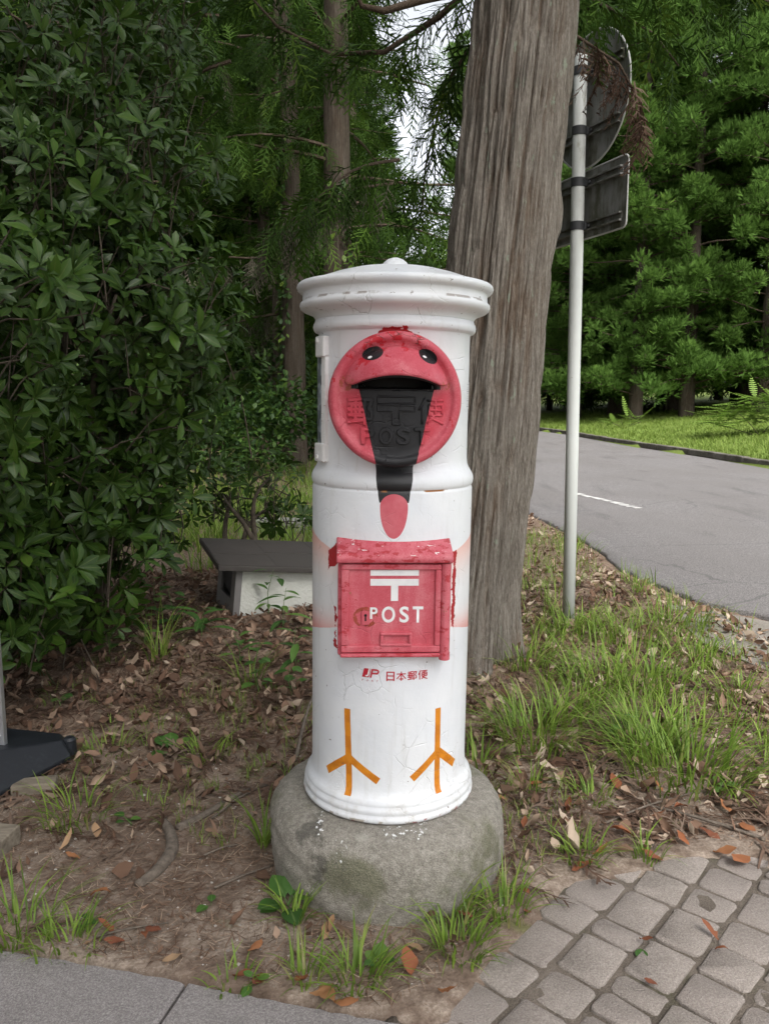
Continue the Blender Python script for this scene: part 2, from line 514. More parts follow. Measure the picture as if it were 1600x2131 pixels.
def paver_mesh(L, W, seed):
    q = random.Random(seed)
    pts = []
    rc = 0.015
    for cx, cy, a0 in ((L/2-rc, W/2-rc, 0), (-L/2+rc, W/2-rc, 90), (-L/2+rc, -W/2+rc, 180), (L/2-rc, -W/2+rc, 270)):
        for k in range(4):
            a = R(a0 + k * 30)
            pts.append((cx + rc * math.cos(a) + q.uniform(-.003, .003), cy + rc * math.sin(a) + q.uniform(-.003, .003)))
    n = len(pts); V = []
    for s_, z in ((1.0, -0.05), (1.0, -0.005), (0.985, -0.0012), (0.94, 0.0004)):
        for x, y in pts: V.append((x * s_ if z < -.002 else x - math.copysign((1 - s_) * L * .5, x), y * s_ if z < -.002 else y - math.copysign((1 - s_) * W * .5, y), z + (q.uniform(-.0006, .0006) if z > -.04 else 0)))
    F = [(j*n+i, j*n+(i+1)%n, (j+1)*n+(i+1)%n, (j+1)*n+i) for j in range(3) for i in range(n)] + [tuple(3*n+i for i in range(n))]
    me = mesh_py('paver', V, F, True); me.materials.append(M_paver); return me
PL = (0.074, 0.117, 0.117, 0.148)
PM = {L: [paver_mesh(L - 0.010, ROWW - 0.010, i + int(L * 1000)) for i in range(4)] for L in PL}
ud = Vector((.669, .743)); nd = Vector((.743, -.669)); og = Vector((.269, 1.473))
cnt = 0
r3 = random.Random(21)
for row in range(-3, 16):
    t = -2.0 + r3.uniform(0, .12)
    while t < 2.4:
        L = r3.choice(PL)
        c2 = og + ud * (t + L / 2) + nd * ((row + 0.5) * ROWW)
        t += L
        dp = float(d_pave(np.array([c2.x]), np.array([c2.y]))[0])
        if dp < 0.0 or c2.y < 0.75 or c2.x > 1.75 or (c2.x - 0.09 < 0.02 and c2.y < 1.42): continue
        o = obj('paver', r3.choice(PM[L]), None, paving, loc=(c2.x, c2.y, 0.003 + r3.uniform(-.004, .003)), rot=(r3.uniform(-.018, .018), r3.uniform(-.018, .018), math.atan2(ud.y, ud.x) + r3.uniform(-.05, .05) + (math.pi if r3.random() < .5 else 0)))
        cnt += 1
print('pavers', cnt)

# edging slabs in front of the soil
g = G('edging_slab_concrete')
P = g.geo(); n1 = g.noise(P, 4, 4, 0.6); n2 = g.noise(P, 260, 3, 0.8); v = g.voro(P, 300)
c = g.ramp(n2 * 0.8 + n1 * 0.2, [(0.3, (0.115, 0.105, 0.105)), (0.5, (0.235, 0.215, 0.21)), (0.7, (0.43, 0.40, 0.385))])
c = g.mix(v.lt(0.2) * 0.75, c, (0.46, 0.43, 0.41))
c = g.mix(n1.ss(0.5, 0.7) * 0.3, c, (0.12, 0.11, 0.105))
M_slab = g.done(c, 0.88, g.bump(n2 + v * 0.5, 0.7, 0.004), spec=0.25)
edging = struct(MB().box((-0.75, 0.95, -0.075), (1.6, 0.7, 0.05), Matrix.Rotation(R(-13.7), 3, 'Z')).build('edging', M_bed))
def slab(x0, x1):
    def e(x): return 1.625 - (x + .855) * .237 / .971
    n_ = 26; V = []
    rs = random.Random(int(x0 * 100) + 500)
    top = [(x0 + (x1 - x0) * i / n_, e(x0 + (x1 - x0) * i / n_) + rs.uniform(-.003, .003)) for i in range(n_ + 1)]
    dn = Vector((-.237, -.971))
    ring = top + [(x + dn.x * .45, y + dn.y * .45) for x, y in reversed(top)]
    k = len(ring)
    cx = sum(p[0] for p in ring) / k; cy = sum(p[1] for p in ring) / k
    for z, s_ in ((-.07, 1), (-.008, 1), (0.0, 0.0)):
        for x, y in ring:
            v = Vector((x - cx, y - cy)); v = v - v.normalized() * (0.009 if s_ == 0 else 0)
            V.append((cx + v.x, cy + v.y, z + 0.006))
    F = [(j*k+i, (j+1)*k+i, (j+1)*k+(i+1)%k, j*k+(i+1)%k) for j in range(2) for i in range(k)] + [tuple(2*k+i for i in range(k))[::-1]]
    me = mesh_py('edging_slab', V, F); me.materials.append(M_slab)
    return obj('edging_slab', me, None, edging)
slab(-1.42, -.417); slab(-.411, .085); slab(-2.4, -1.426)

# ================================================================== STONE BASE + POST BOX
g = G('weathered_stone')
P = g.geo(); px, py, pz = g.xyz(P)
n1 = g.noise(P, 6, 5, 0.6); n2 = g.noise(P, 60, 4, 0.7); n3 = g.noise(P, 260, 3, 0.8); v = g.voro(P, 300)
c = g.ramp(n2 * 0.45 + n3 * 0.55, [(0.3, (0.115, 0.106, 0.090)), (0.5, (0.27, 0.25, 0.215)), (0.72, (0.49, 0.455, 0.405))])
c = g.mix(n1.ss(0.5, 0.66) * 0.65, c, g.ramp(n3, [(0.3, (0.06, 0.065, 0.03)), (0.7, (0.17, 0.17, 0.095))]))
c = g.mix(g.noise(P, 9, 4, 0.6).ss(0.62, 0.70) * 0.6, c, (0.055, 0.052, 0.045))
c = g.mix(g.noise(P, 14, 3).ss(0.66, 0.72) * 0.5, c, (0.42, 0.40, 0.35))
# flakes of spilt white paint, round one place on the front and along the foot of the box
blob = g.math('SQRT', (px + 0.105).sq() + (pz - 0.165).sq() * 1.0)
blob2 = (abs(px - 0.05) - 0.05).mx(abs(pz - 0.197) - 0.004)
blob3 = g.math('SQRT', (px + 0.155).sq() + (pz - 0.192).sq())
fl = g.noise(P, 95, 3, 0.6)
msk = (blob.lt(0.021)).mx(blob2.lt(0.002)).mx(blob3.lt(0.010)) * fl.gt(0.60) * py.lt(1.86)
c = g.mix(msk, c, (0.78, 0.78, 0.78))
M_stone = g.done(c, 0.92, g.bump(n2 * 0.6 + n3 * 0.5 + v * 0.4, 0.9, 0.006), spec=0.2)
prof = [(0.0, .199), (.10, .2), (.22, .199), (.252, .197), (.276, .190), (.295, .176), (.307, .155), (.313, .125), (.314, .085), (.312, .04), (.307, .0), (.300, -.05), (.29, -.10)]
P0 = np.array(prof)
tt = np.linspace(0, len(prof) - 1, 70)
pr = np.stack([np.interp(tt, range(len(prof)), P0[:, 0]), np.interp(tt, range(len(prof)), P0[:, 1])], 1)
for _ in range(4): pr[1:-1] = (pr[:-2] + 2 * pr[1:-1] + pr[2:]) / 4
na = 160
A = np.linspace(0, 2 * np.pi, na, endpoint=False)
RR = pr[:, 0][:, None] * (1 + 0.012 * np.sin(2 * A + 1) + 0.008 * np.sin(5 * A))[None, :]
zz = np.repeat(pr[:, 1][:, None], na, 1)
dis = 0.018 * (fbm(A[None, :] / (2 * np.pi) * 16 + zz * 0, zz * 12 + 5, 3, 16) - 0.45) + 0.009 * (fbm(A[None, :] / (2 * np.pi) * 64 + zz * 0, zz * 60 + 5, 2, 64) - 0.4)
wgt = sstep(0.22, 0.27, pr[:, 0])[:, None]
RR = RR + dis * wgt
SV = np.stack([RR * np.sin(A)[None, :] + 0.004, 2.008 - RR * np.cos(A)[None, :], zz], -1).reshape(-1, 3)
ii = np.arange(len(tt) * na).reshape(len(tt), na)
SF = np.stack([ii[:-1], np.roll(ii, -1, 1)[:-1], np.roll(ii, -1, 1)[1:], ii[1:]], -1).reshape(-1, 4)[:, ::-1]
tag(obj('stone_base', mesh_np('stone_base', SV, SF, True), M_stone), 'round mossy grey stone base with white paint flecks under the post box', 'stone base')

box = empty('post_box', (.009, 2.008, .1995), (0, 0.0131, R(3.2)))
tag(box, 'white cylindrical post box with red bird face painted round the mail slot', 'post box')

BODY = [(.196, 0.0), (.2125, .0005), (.2195, .004), (.2225, .010), (.2215, .017), (.2175, .0215), (.2185, .0245), (.2205, .030), (.2195, .037), (.2150, .0420), (.2155, .0450), (.2150, .0510), (.2105, .0580), (.2045, .0660), (.2015, .0780), (.2003, .0950),
        (.2000, .11), (.2000, .20), (.2000, .40), (.2000, .60), (.2000, .796), (.1990, .8005), (.1975, .8025), (.1975, .8045), (.1995, .8065), (.2015, .811), (.2025, .8185), (.2015, .827), (.1985, .834), (.1950, .840), (.1905, .847), (.1870, .856), (.1853, .870),
        (.185, .90), (.185, 1.00), (.185, 1.031), (.185, 1.072), (.185, 1.10), (.185, 1.166), (.1870, 1.1685), (.1940, 1.1705), (.1978, 1.1755), (.1990, 1.1825), (.1978, 1.189), (.1950, 1.1935), (.1938, 1.198)]
CAP = [(.1930, 1.1985), (.1940, 1.2020), (.1975, 1.2075), (.2040, 1.2125), (.2125, 1.2155), (.2230, 1.2195), (.2290, 1.2245), (.2315, 1.2310), (.2305, 1.2370), (.2270, 1.2405), (.2250, 1.2435), (.2245, 1.2530), (.2245, 1.2600), (.2260, 1.2625), (.2320, 1.2640),
       (.2365, 1.2685), (.2385, 1.2745), (.2370, 1.2800), (.2330, 1.2840), (.2280, 1.2855), (.2100, 1.2890), (.1850, 1.2975), (.1500, 1.3095), (.1100, 1.3200), (.0700, 1.3268), (.0300, 1.3300), (.0001, 1.3308)]

def paint_bump(g, P, amp=1.0):
    big = g.noise(P, 18, 3, 0.5); fine = g.noise(g.vmul(P, (1, 1, 1)), 150, 3, 0.6)
    edge = g.voro(g.vec(*[q + (g.noise(P, 16, 3) - 0.5) * 0.035 for q in g.xyz(P)]), 17, 'DISTANCE_TO_EDGE')
    zone = g.noise(P, 5.5, 3, 0.6).ss(0.50, 0.60)
    crack = edge.ss(0.0, 0.030)
    step = g.noise(P, 30, 4, 0.65).ss(0.56, 0.575)          # edges of old flaked layers under the new coat
    h = big * 0.5 + fine * 0.10 + step * 0.16 * zone + (crack - 1.0) * zone * 0.35
    return h, crack, zone, edge

def seg_box(g, u, z, a, b, w):
    mx_, mz_ = (a[0] + b[0]) / 2, (a[1] + b[1]) / 2
    L = math.hypot(b[0] - a[0], b[1] - a[1]); dx, dz = (b[0] - a[0]) / L, (b[1] - a[1]) / L
    s_ = (u - mx_) * dx + (z - mz_) * dz
    n_ = (u - mx_) * (-dz) + (z - mz_) * dx
    return (abs(s_) - L / 2).mx(abs(n_) - w / 2)

RED_FADED = (0.52, 0.085, 0.115); RED_PINK = (0.60, 0.17, 0.20); RED_DEEP = (0.36, 0.014, 0.020)

def body_material():
    g = G('painted_iron_body')
    P = g.coords(box); x, y, z = g.xyz(P)
    u = g.math('ARCTAN2', x, y * -1.0) * 0.2
    h, crack, zone, edge = paint_bump(g, P)
    wob = (g.noise(P, 60, 3) - 0.5) * 0.003
    tone = g.noise(P, 3.5, 4, 0.6)
    c = g.ramp(tone, [(0.3, (0.66, 0.685, 0.73)), (0.55, (0.75, 0.765, 0.79)), (0.8, (0.71, 0.715, 0.72))])
    grime = g.noise(g.vmul(P, (1, 1, 0.10)), 34, 4, 0.65).ss(0.54, 0.74)
    c = g.mix(grime * 0.30, c, (0.50, 0.49, 0.46))
    c = g.mix((0.10 - z).ss(0.0, 0.09) * g.noise(P, 22, 4, 0.7).ss(0.45, 0.68) * 0.40, c, (0.40, 0.36, 0.30))
    # salmon wings sprayed at both sides
    au = abs(u)
    zu = 0.655 + (au - 0.16).mx(0.0) * 0.27
    zl = 0.470 - (au - 0.15).mx(0.0) * 0.24
    inside = (zu + wob - z).gt(0.0) * (z - zl + wob).gt(0.0) * au.gt(0.125)
    top_s = (z - 0.50).ss(0.04, 0.19); low_s = (0.60 - z).ss(0.06, 0.17)
    fade = (top_s * 0.85).mx(low_s)
    salm = g.mix(fade, (0.79, 0.75, 0.72), g.mix(z.gt(0.56), (0.72, 0.27, 0.25), (0.76, 0.34, 0.27)))
    speck = g.noise(P, 420, 2, 0.7)
    c = g.mix(inside * (fade * 0.85 + 0.15 + (speck - 0.5) * 0.25).mx(0.0).mn(1.0), c, salm)
    # black bill and red tip running over the waist moulding
    uc = u + 0.0085
    hw = 0.0345 + (z - 0.781) * 0.150
    blk = (abs(uc) - hw + wob * 0.5).lt(0.0) * z.gt(0.777) * z.lt(0.90) * y.lt(0.0)
    c = g.mix(blk, c, (0.012, 0.012, 0.014))
    up = (z - 0.768)
    sz = up.gt(0.0) * (0.029 - 0.074) + 0.074
    tong = ((abs(uc) / 0.0322).sq() * 1.0 + (abs(up) / sz).sq())
    tcol = g.ramp(g.noise(P, 26, 4, 0.6), [(0.35, RED_FADED), (0.65, (0.57, 0.13, 0.16))])
    c = g.mix((tong + wob * 8.0).lt(1.0) * y.lt(0.0), c, tcol)
    # orange legs and toes
    legs = None
    for a, b, w in (((-.1185, .274), (-.1101, .0585), .0172), ((-.112, .152), (-.1833, .0985), .0190), ((-.112, .152), (-.0365, .1025), .0180),
                    ((.1137, .2745), (.1150, .0600), .0168), ((.1140, .163), (.0450, .1065), .0175), ((.1140, .166), (.1775, .1140), .0200)):
        d = seg_box(g, u, z, a, b, w)
        legs = d if legs is None else legs.mn(d)
    lm = (legs + wob * 0.45).lt(0.0) * y.lt(0.0)
    c = g.mix(lm, c, g.mix(g.noise(P, 35, 3).ss(0.4, 0.65), (0.66, 0.235, 0.012), (0.52, 0.165, 0.008)))
    # deep red smears of older paint
    nz = (g.noise(P, 45, 4, 0.65) - 0.5) * 0.030
    sm1 = (abs(u + 0.165) - 0.019).mx(abs(z - 0.640 + (u + 0.165) * -0.6) - 0.024) + nz * 0.8
    sm2 = g.math('SQRT', ((u + 0.010) * 0.30).sq() + (z - 1.1590).sq()) - 0.0125 + nz * 0.75
    sm3 = (abs(u + 0.156) - 0.006).mx(abs(z - 0.47) - 0.05) + nz + 0.003
    sm4 = (abs(u - 0.158) - 0.012).mx(abs(z - 0.56) - 0.10) + nz + 0.006
    smr = (sm1.lt(0.0)).mx(sm2.lt(0.0)).mx(sm3.lt(0.0)).mx(sm4.lt(0.0)) * y.lt(0.0)
    c = g.mix(smr, c, RED_DEEP)
    # dirt in the cracks, rust where the crease catches water, grime at the very foot
    c = g.mix((1.0 - edge.ss(0.0, 0.007)) * zone * g.noise(P, 9, 2).ss(0.45, 0.6) * 0.5, c, (0.30, 0.28, 0.26))
    rust = abs(z - 0.8030).lt(0.0022) * g.noise(P, 14, 3).ss(0.60, 0.66)
    c = g.mix(rust, c, (0.30, 0.12, 0.03))
    spots = g.noise(P, 70, 3, 0.5).gt(0.735)
    c = g.mix(spots * 0.8, c, (0.12, 0.09, 0.07))
    foot = (0.012 - z).gt(0.0) * g.noise(P, 40, 3).ss(0.5, 0.58)
    c = g.mix(foot * 0.8, c, g.mix(g.noise(P, 12, 2).gt(0.52), (0.35, 0.30, 0.24), (0.30, 0.03, 0.03)))
    return g.done(c, 0.42, g.bump(h, 0.55, 0.006), spec=0.45)
M_body = body_material()
drum = MB().lathe(BODY, 240)
def in_slot(f):      # the mail slot is cut through the drum
    vs = [drum.V[i] for i in f]
    return all(abs(v[0] + .0085) < .084 and v[1] < 0 and 1.0305 < v[2] < 1.0725 for v in vs)
drum.F = [f for f in drum.F if not in_slot(f)]
drum.build('body', M_body, box, smooth=True)
g = G('painted_iron_cap')
P = g.coords(box); x, y, z = g.xyz(P)
h, crack, zone, edge = paint_bump(g, P)
c = g.ramp(g.noise(P, 4, 4, 0.6), [(0.3, (0.60, 0.625, 0.67)), (0.55, (0.71, 0.725, 0.75)), (0.8, (0.67, 0.675, 0.68))])
c = g.mix((1.0 - edge.ss(0.0, 0.012)) * zone * 0.6, c, (0.2, 0.18, 0.16))
c = g.mix(g.noise(g.vmul(P, (1, 1, 2.2)), 60, 3, 0.5).gt(0.70) * 0.75, c, (0.14, 0.11, 0.09))
c = g.mix((z - 1.286).gt(0.0) * g.noise(P, 9, 4, 0.7).ss(0.45, 0.7) * 0.35, c, (0.42, 0.42, 0.40))
c = g.mix(abs(z - 1.2420).lt(0.003) * g.noise(P, 30, 3).ss(0.5, 0.62) * 0.7, c, (0.20, 0.16, 0.13))
M_cap = g.done(c, 0.42, g.bump(h, 0.6, 0.006), spec=0.45)
cap = MB().lathe(CAP, 180).build('cap', M_cap, box, smooth=True)
MB().lathe([(.034, 1.3285), (.0335, 1.333), (.0275, 1.341), (.018, 1.348), (.008, 1.3515), (.0001, 1.3525)], 40).build('finial', M_cap, cap, smooth=True)

# ---- round face plate: recessed dish with raised rim, hood over the slot, raised lettering
FZ = 1.010
def yface(x): return -0.2150 + 0.0 + 1.35 * x * x
plate = bpy.data.objects.new('face_plate', None)
def face_material():
    g = G('painted_iron_face')
    P = g.coords(FACE); x, y, z = g.xyz(P)
    h, crack, zone, edge = paint_bump(g, P)
    wob = (g.noise(P, 70, 3) - 0.5) * 0.003
    n1 = g.noise(P, 20, 4, 0.65); n2 = g.noise(P, 300, 3, 0.7)
    c = g.ramp(n1 * 0.6 + n2 * 0.4, [(0.32, (0.43, 0.045, 0.068)), (0.5, RED_FADED), (0.68, RED_PINK)])
    rr = g.math('SQRT', x.sq() + z.sq())
    # deeper red in the dish and where the faded coat has flaked off round the upper rim
    c = g.mix((0.128 - rr).ss(0.0, 0.02) * (0.03 - z).ss(0.0, 0.02) * 0.5, c, (0.53, 0.030, 0.055))
    fz = (z - 0.055 + (x + 0.01) * -0.35).ss(0.0, 0.05)
    flake = (g.noise(P, 26, 5, 0.62) + fz * 0.13).gt(0.675)
    c = g.mix(flake, c, (0.47, 0.022, 0.035))
    rust = (g.math('SQRT', (x + 0.110).sq() + (z - 0.036).sq()).lt(0.017)).mx(g.math('SQRT', (x - 0.110).sq() + (z - 0.034).sq()).lt(0.012)) * g.noise(P, 90, 4, 0.7).ss(0.48, 0.56)
    c = g.mix(rust * 0.8, c, (0.33, 0.085, 0.035))
    hw = 0.0838 - (0.0235 - z) * 0.232
    xb = x - 0.0015
    blk = (abs(xb) - hw + wob * 0.4).lt(0.0) * z.lt(0.0240)
    cav = ((x / 0.100).sq() + ((z - 0.0235) / 0.062).sq()).lt(1.0) * z.gt(0.0235) * y.gt(-0.0035)  # hollow under the hood coloured black for the shade in the slot
    eye = None
    for ex, ez, ang in ((-.0535, .1000, 18), (.0690, .0955, -27)):
        ca, sa = math.cos(R(ang)), math.sin(R(ang))
        e1 = (x - ex) * ca + (z - ez) * sa; e2 = (z - ez) * ca - (x - ex) * sa
        d = (e1 / 0.0232).sq() + (e2 / 0.0148).sq()
        eye = d if eye is None else eye.mn(d)
    eyem = (eye + wob * 10.0).lt(1.0)
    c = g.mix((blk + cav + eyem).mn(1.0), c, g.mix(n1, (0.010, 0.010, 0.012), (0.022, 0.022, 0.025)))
    gl = None
    for ex, ez, ang in ((-.0600, .0912, 22), (.0600, .0945, -22)):
        ca, sa = math.cos(R(ang)), math.sin(R(ang))
        e1 = (x - ex) * ca + (z - ez) * sa; e2 = (z - ez) * ca - (x - ex) * sa
        d = (e1 / 0.0048).sq() + (e2 / 0.0026).sq()
        gl = d if gl is None else gl.mn(d)
    c = g.mix(gl.lt(1.0), c, (0.75, 0.75, 0.75))
    cr2 = g.voro(g.vec(x + (g.noise(P, 40, 3) - 0.5) * 0.03, y, z), 34, 'DISTANCE_TO_EDGE')
    crz = (z - 0.085).ss(0.0, 0.03) * g.noise(P, 14, 2).ss(0.46, 0.56)
    c = g.mix(cr2.lt(0.020) * crz, c, (0.10, 0.035, 0.03))
    sp = g.voro(P, 160)
    c = g.mix(sp.lt(0.10) * g.noise(P, 30, 2).gt(0.62) * 0.7, c, (0.62, 0.60, 0.58))
    hh = h + flake * -0.25 - (cr2.lt(0.02) * crz) * 0.4
    return g.done(c, 0.45, g.bump(hh, 0.6, 0.004), spec=0.28)
# reference frame: the dish object itself, origin at the centre of the plate
dish_prof = [(.0045 * k, 0.0) for k in range(26)] + [(.1215, 0.0005), (.1265, .002), (.1300, .0065), (.1345, .0100), (.1400, .0110), (.1450, .0095), (.1490, .0055), (.1508, -.001), (.1512, -.012), (.1512, -.10)]
V = []; F = []; n = 120
for j, (r, hgt) in enumerate(dish_prof):
    for i in range(n):
        a = 2 * math.pi * i / n
        xx = r * math.sin(a); zz_ = r * math.cos(a)
        yy_ = 1.35 * xx * xx - hgt
        if abs(xx) < .086 and .0245 < zz_ < .0245 + .034 * (1 - (xx / .09) ** 2) + .004: yy_ += .075      # the slot itself, a deep opening
        V.append((xx, yy_, zz_))
for j in range(len(dish_prof) - 1):
    for i in range(n):
        k = (i + 1) % n
        F.append((j*n+i, (j+1)*n+i, (j+1)*n+k, j*n+k) if j > 0 else (i, n+i, n+k, k))
F = [f[::-1] for f in F]
FACE = bpy.data.objects.new('face_plate', mesh_py('face_plate', V, F, True))
COL.objects.link(FACE); FACE.parent = box; FACE.location = (-0.0085, -0.2145, FZ)
M_face = face_material()
FACE.data.materials.append(M_face)
# hood
XW = 0.109
def z_top(x): return 0.034 + 0.079 * max(0.0, 1 - (x / XW) ** 2) ** 0.55
def z_lip(x): return 0.0275 + 0.0245 * max(0.0, 1 - (x / 0.104) ** 2) + 0.010 * max(0, (abs(x) - 0.092) / 0.017) ** 2
def prot(x): return 0.004 + 0.060 * max(0.0, 1 - (x / 0.112) ** 2) ** 0.60
V = []; F = []; nu, nv = 60, 14
for j in range(nv + 1):
    t = j / nv
    for i in range(nu + 1):
        xx = -XW + 2 * XW * i / nu
        V.append((xx, 1.35 * xx * xx + 0.004 - (prot(xx) + .004) * math.sin(t * math.pi / 2) ** 0.85, z_top(xx) + (z_lip(xx) - z_top(xx)) * t ** 1.15))
F = [(j*(nu+1)+i, (j+1)*(nu+1)+i, (j+1)*(nu+1)+i+1, j*(nu+1)+i+1) for j in range(nv) for i in range(nu)]
hood = bpy.data.objects.new('hood', mesh_py('hood', V, F, True))
COL.objects.link(hood); hood.parent = FACE; hood.data.materials.append(M_face)
so = hood.modifiers.new('s', 'SOLIDIFY'); so.thickness = 0.006; so.offset = 1
# black beaded edge of the lip
g = G('black_paint'); P = g.geo()
M_black = g.done((0.012, 0.012, 0.014), 0.42, g.bump(g.noise(P, 200, 3), 0.3, 0.002), spec=0.28)
pts = [(xx, 1.35 * xx * xx - prot(xx) + 0.003, z_lip(xx) + 0.001) for xx in np.linspace(-.090, .094, 40)]
rads = [0.0058 * (0.25 + 0.75 * math.sin(math.pi * (i + .5) / 40) ** 0.5) for i in range(40)]
MB().tube(pts, rads, 8).build('lip_edge', M_black, FACE, smooth=True)
# black sheet standing in for the darkness inside the slot
MB().box((0, 0.088, 0.040), (0.21, 0.006, 0.075)).build('slot', M_black, FACE)
# sill line under the slot
MB().tube([(xx, 1.35 * xx * xx - .0015, .0225) for xx in np.linspace(-.080, .083, 16)], 0.0016, 6).build('slot_sill', M_face, FACE, smooth=True)

def glyphs(text, size, extrude=0.0, bevel=0.0, bulk=0.0):
    cu = bpy.data.curves.new('t', 'FONT'); cu.body = text; cu.size = size; cu.extrude = extrude; cu.bevel_depth = bevel
    cu.offset = bulk; cu.resolution_u = 5; cu.align_x = 'LEFT'
    if bevel: cu.bevel_resolution = 1
    o = bpy.data.objects.new('t', cu); COL.objects.link(o)
    dg = bpy.context.evaluated_depsgraph_get()
    me = bpy.data.meshes.new_from_object(o.evaluated_get(dg))
    bpy.data.objects.remove(o); bpy.data.curves.remove(cu)
    co = np.array([v.co[:] for v in me.vertices]) if len(me.vertices) else np.zeros((0, 3))
    return me, co
def place_glyph(name, text, x0, x1, z0, z1, fn, m, parent, extrude=0.0, bevel=0.0, bulk=0.0, shear=0.0):
    """text fitted to the rectangle; fn maps (x, z, height) to a point of the surface"""
    me, co = glyphs(text, 1.0, extrude, bevel, bulk)
    if not len(co): return None
    mn, mxx = co.min(0), co.max(0)
    for v, c_ in zip(me.vertices, co):
        tx = (c_[0] - mn[0]) / (mxx[0] - mn[0]); tz = (c_[1] - mn[1]) / (mxx[1] - mn[1])
        xx = x0 + (x1 - x0) * tx + shear * (tz - .5) * (z1 - z0); zz_ = z0 + (z1 - z0) * tz
        hh = (c_[2] - mn[2])
        v.co = fn(xx, zz_, hh)
    me.name = name; me.materials.clear(); me.materials.append(m)
    o = bpy.data.objects.new(name, me); COL.objects.link(o); o.parent = parent
    return o
STROKES = {
 '本': [((.05, .74), (.95, .74)), ((.5, 1.0), (.5, 0.0)), ((.49, .74), (.05, .20)), ((.51, .74), (.95, .20)), ((.28, .20), (.72, .20))],
 '便': [((.27, 1.0), (.03, .52)), ((.17, .72), (.17, 0.0)), ((.35, .90), (1.0, .90)), ((.42, .73), (.95, .73)), ((.42, .73), (.42, .33)), ((.95, .73), (.95, .33)), ((.42, .53), (.95, .53)), ((.42, .33), (.95, .33)), ((.68, .90), (.66, .36)), ((.66, .36), (.36, .02)), ((.45, .26), (1.0, .0))]}
def stroke_char(name, ch, x0, x1, z0, z1, fn, m, parent, w, raised=0.0):
    mb = MB(); W = x1 - x0; Hh = z1 - z0
    for i, (a, b) in enumerate(STROKES[ch]):
        ax, az, bx_, bz = x0 + W * a[0], z0 + Hh * a[1], x0 + W * b[0], z0 + Hh * b[1]
        if raised:
            mb.tube([fn(ax + (bx_ - ax) * k / 3, az + (bz - az) * k / 3, raised) for k in range(4)], w * .6, 6); continue
        L = math.hypot(bx_ - ax, bz - az); px_, pz_ = -(bz - az) / L * w / 2, (bx_ - ax) / L * w / 2; li = i * .00004
        q = [fn(ax + px_, az + pz_, li), fn(bx_ + px_, bz + pz_, li), fn(bx_ - px_, bz - pz_, li), fn(ax - px_, az - pz_, li)]
        mb.add(q, [(0, 3, 2, 1)])
    return mb.build(name, m, parent, smooth=bool(raised))
fface = lambda x, z, h: (x, 1.35 * x * x + 0.001 - h * 0.075, z)
place_glyph('raised_character', '郵', -.1085, -.0480, -.0560, .0070, fface, M_face, FACE, 0.03, 0.02, 0.012)
stroke_char('raised_character', '便', .0500, .1080, -.0530, .0055, fface, M_face, FACE, .0050, .02)
xs = {'P': (-.078, -.046), 'O': (-.037, -.007), 'S': (.002, .033), 'T': (.042, .078)}
for ch, (xa, xb) in xs.items():
    place_glyph('raised_letter', ch, xa, xb, -.0990, -.0610, fface, M_face, FACE, 0.03, 0.02, 0.010)
def outline(pts, name):
    P3 = []
    for i, (x, z) in enumerate(pts):
        x2, z2 = pts[(i + 1) % len(pts)]
        for k in range(4): P3.append((x + (x2 - x) * k / 4, z + (z2 - z) * k / 4))
    MB().tube([(x, 1.35 * x * x - .0006, z) for x, z in P3], 0.0024, 6, True).build(name, M_face, FACE, smooth=True)
outline([(-.0405, .0070), (.0430, .0070), (.0430, -.0070), (-.0405, -.0070)], 'raised_postal_mark')
outline([(-.0405, -.0115), (.0430, -.0115), (.0430, -.0245), (.0085, -.0245), (.0085, -.0545), (-.0075, -.0545), (-.0075, -.0245), (-.0405, -.0245)], 'raised_postal_mark')

# ---- collection door
DZ0, DZ1 = .418, .642
door = bpy.data.objects.new('collection_door', None)
def door_material():
    g = G('painted_iron_door')
    P = g.coords(DOOR); x, y, z = g.xyz(P)
    h, crack, zone, edge = paint_bump(g, P)
    n1 = g.noise(P, 16, 4, 0.65); n2 = g.noise(P, 330, 3, 0.7); n3 = g.noise(g.vmul(P, (1, 1, 0.15)), 26, 3, 0.6)
    c = g.ramp(n1 * 0.35 + n2 * 0.3 + n3 * 0.35, [(0.34, (0.44, 0.040, 0.062)), (0.5, (0.53, 0.095, 0.125)), (0.66, (0.62, 0.20, 0.23))])
    edgez = (abs(x) - 0.088).mx(abs(z + 0.012) - 0.080).ss(-0.01, 0.03)
    flake = (g.noise(g.vmul(P, (0.7, 1, 1.2)), 44, 5, 0.7) + edgez * 0.15).gt(0.705)
    c = g.mix(flake * 0.85, c, (0.40, 0.022, 0.032))
    rust = (g.noise(P, 55, 4, 0.6)).gt(0.70) * edgez.gt(0.2)
    c = g.mix(rust * 0.8, c, (0.27, 0.13, 0.06))
    rk = g.math('SQRT', ((x + 0.066) * 0.85).sq() + (z + 0.030).sq())
    c = g.mix(abs(rk - 0.0205).lt(0.0040) * g.noise(P, 60, 4, 0.7).ss(0.44, 0.52), c, (0.30, 0.050, 0.028))
    wt = (z - 0.117).gt(0.0) * (g.noise(g.vmul(P, (0.6, 1, 1.4)), 60, 4, 0.7)).gt(0.63)
    c = g.mix(wt, c, (0.74, 0.73, 0.73))
    return g.done(c, 0.5, g.bump(h + flake * -0.3, 0.6, 0.004), spec=0.45)
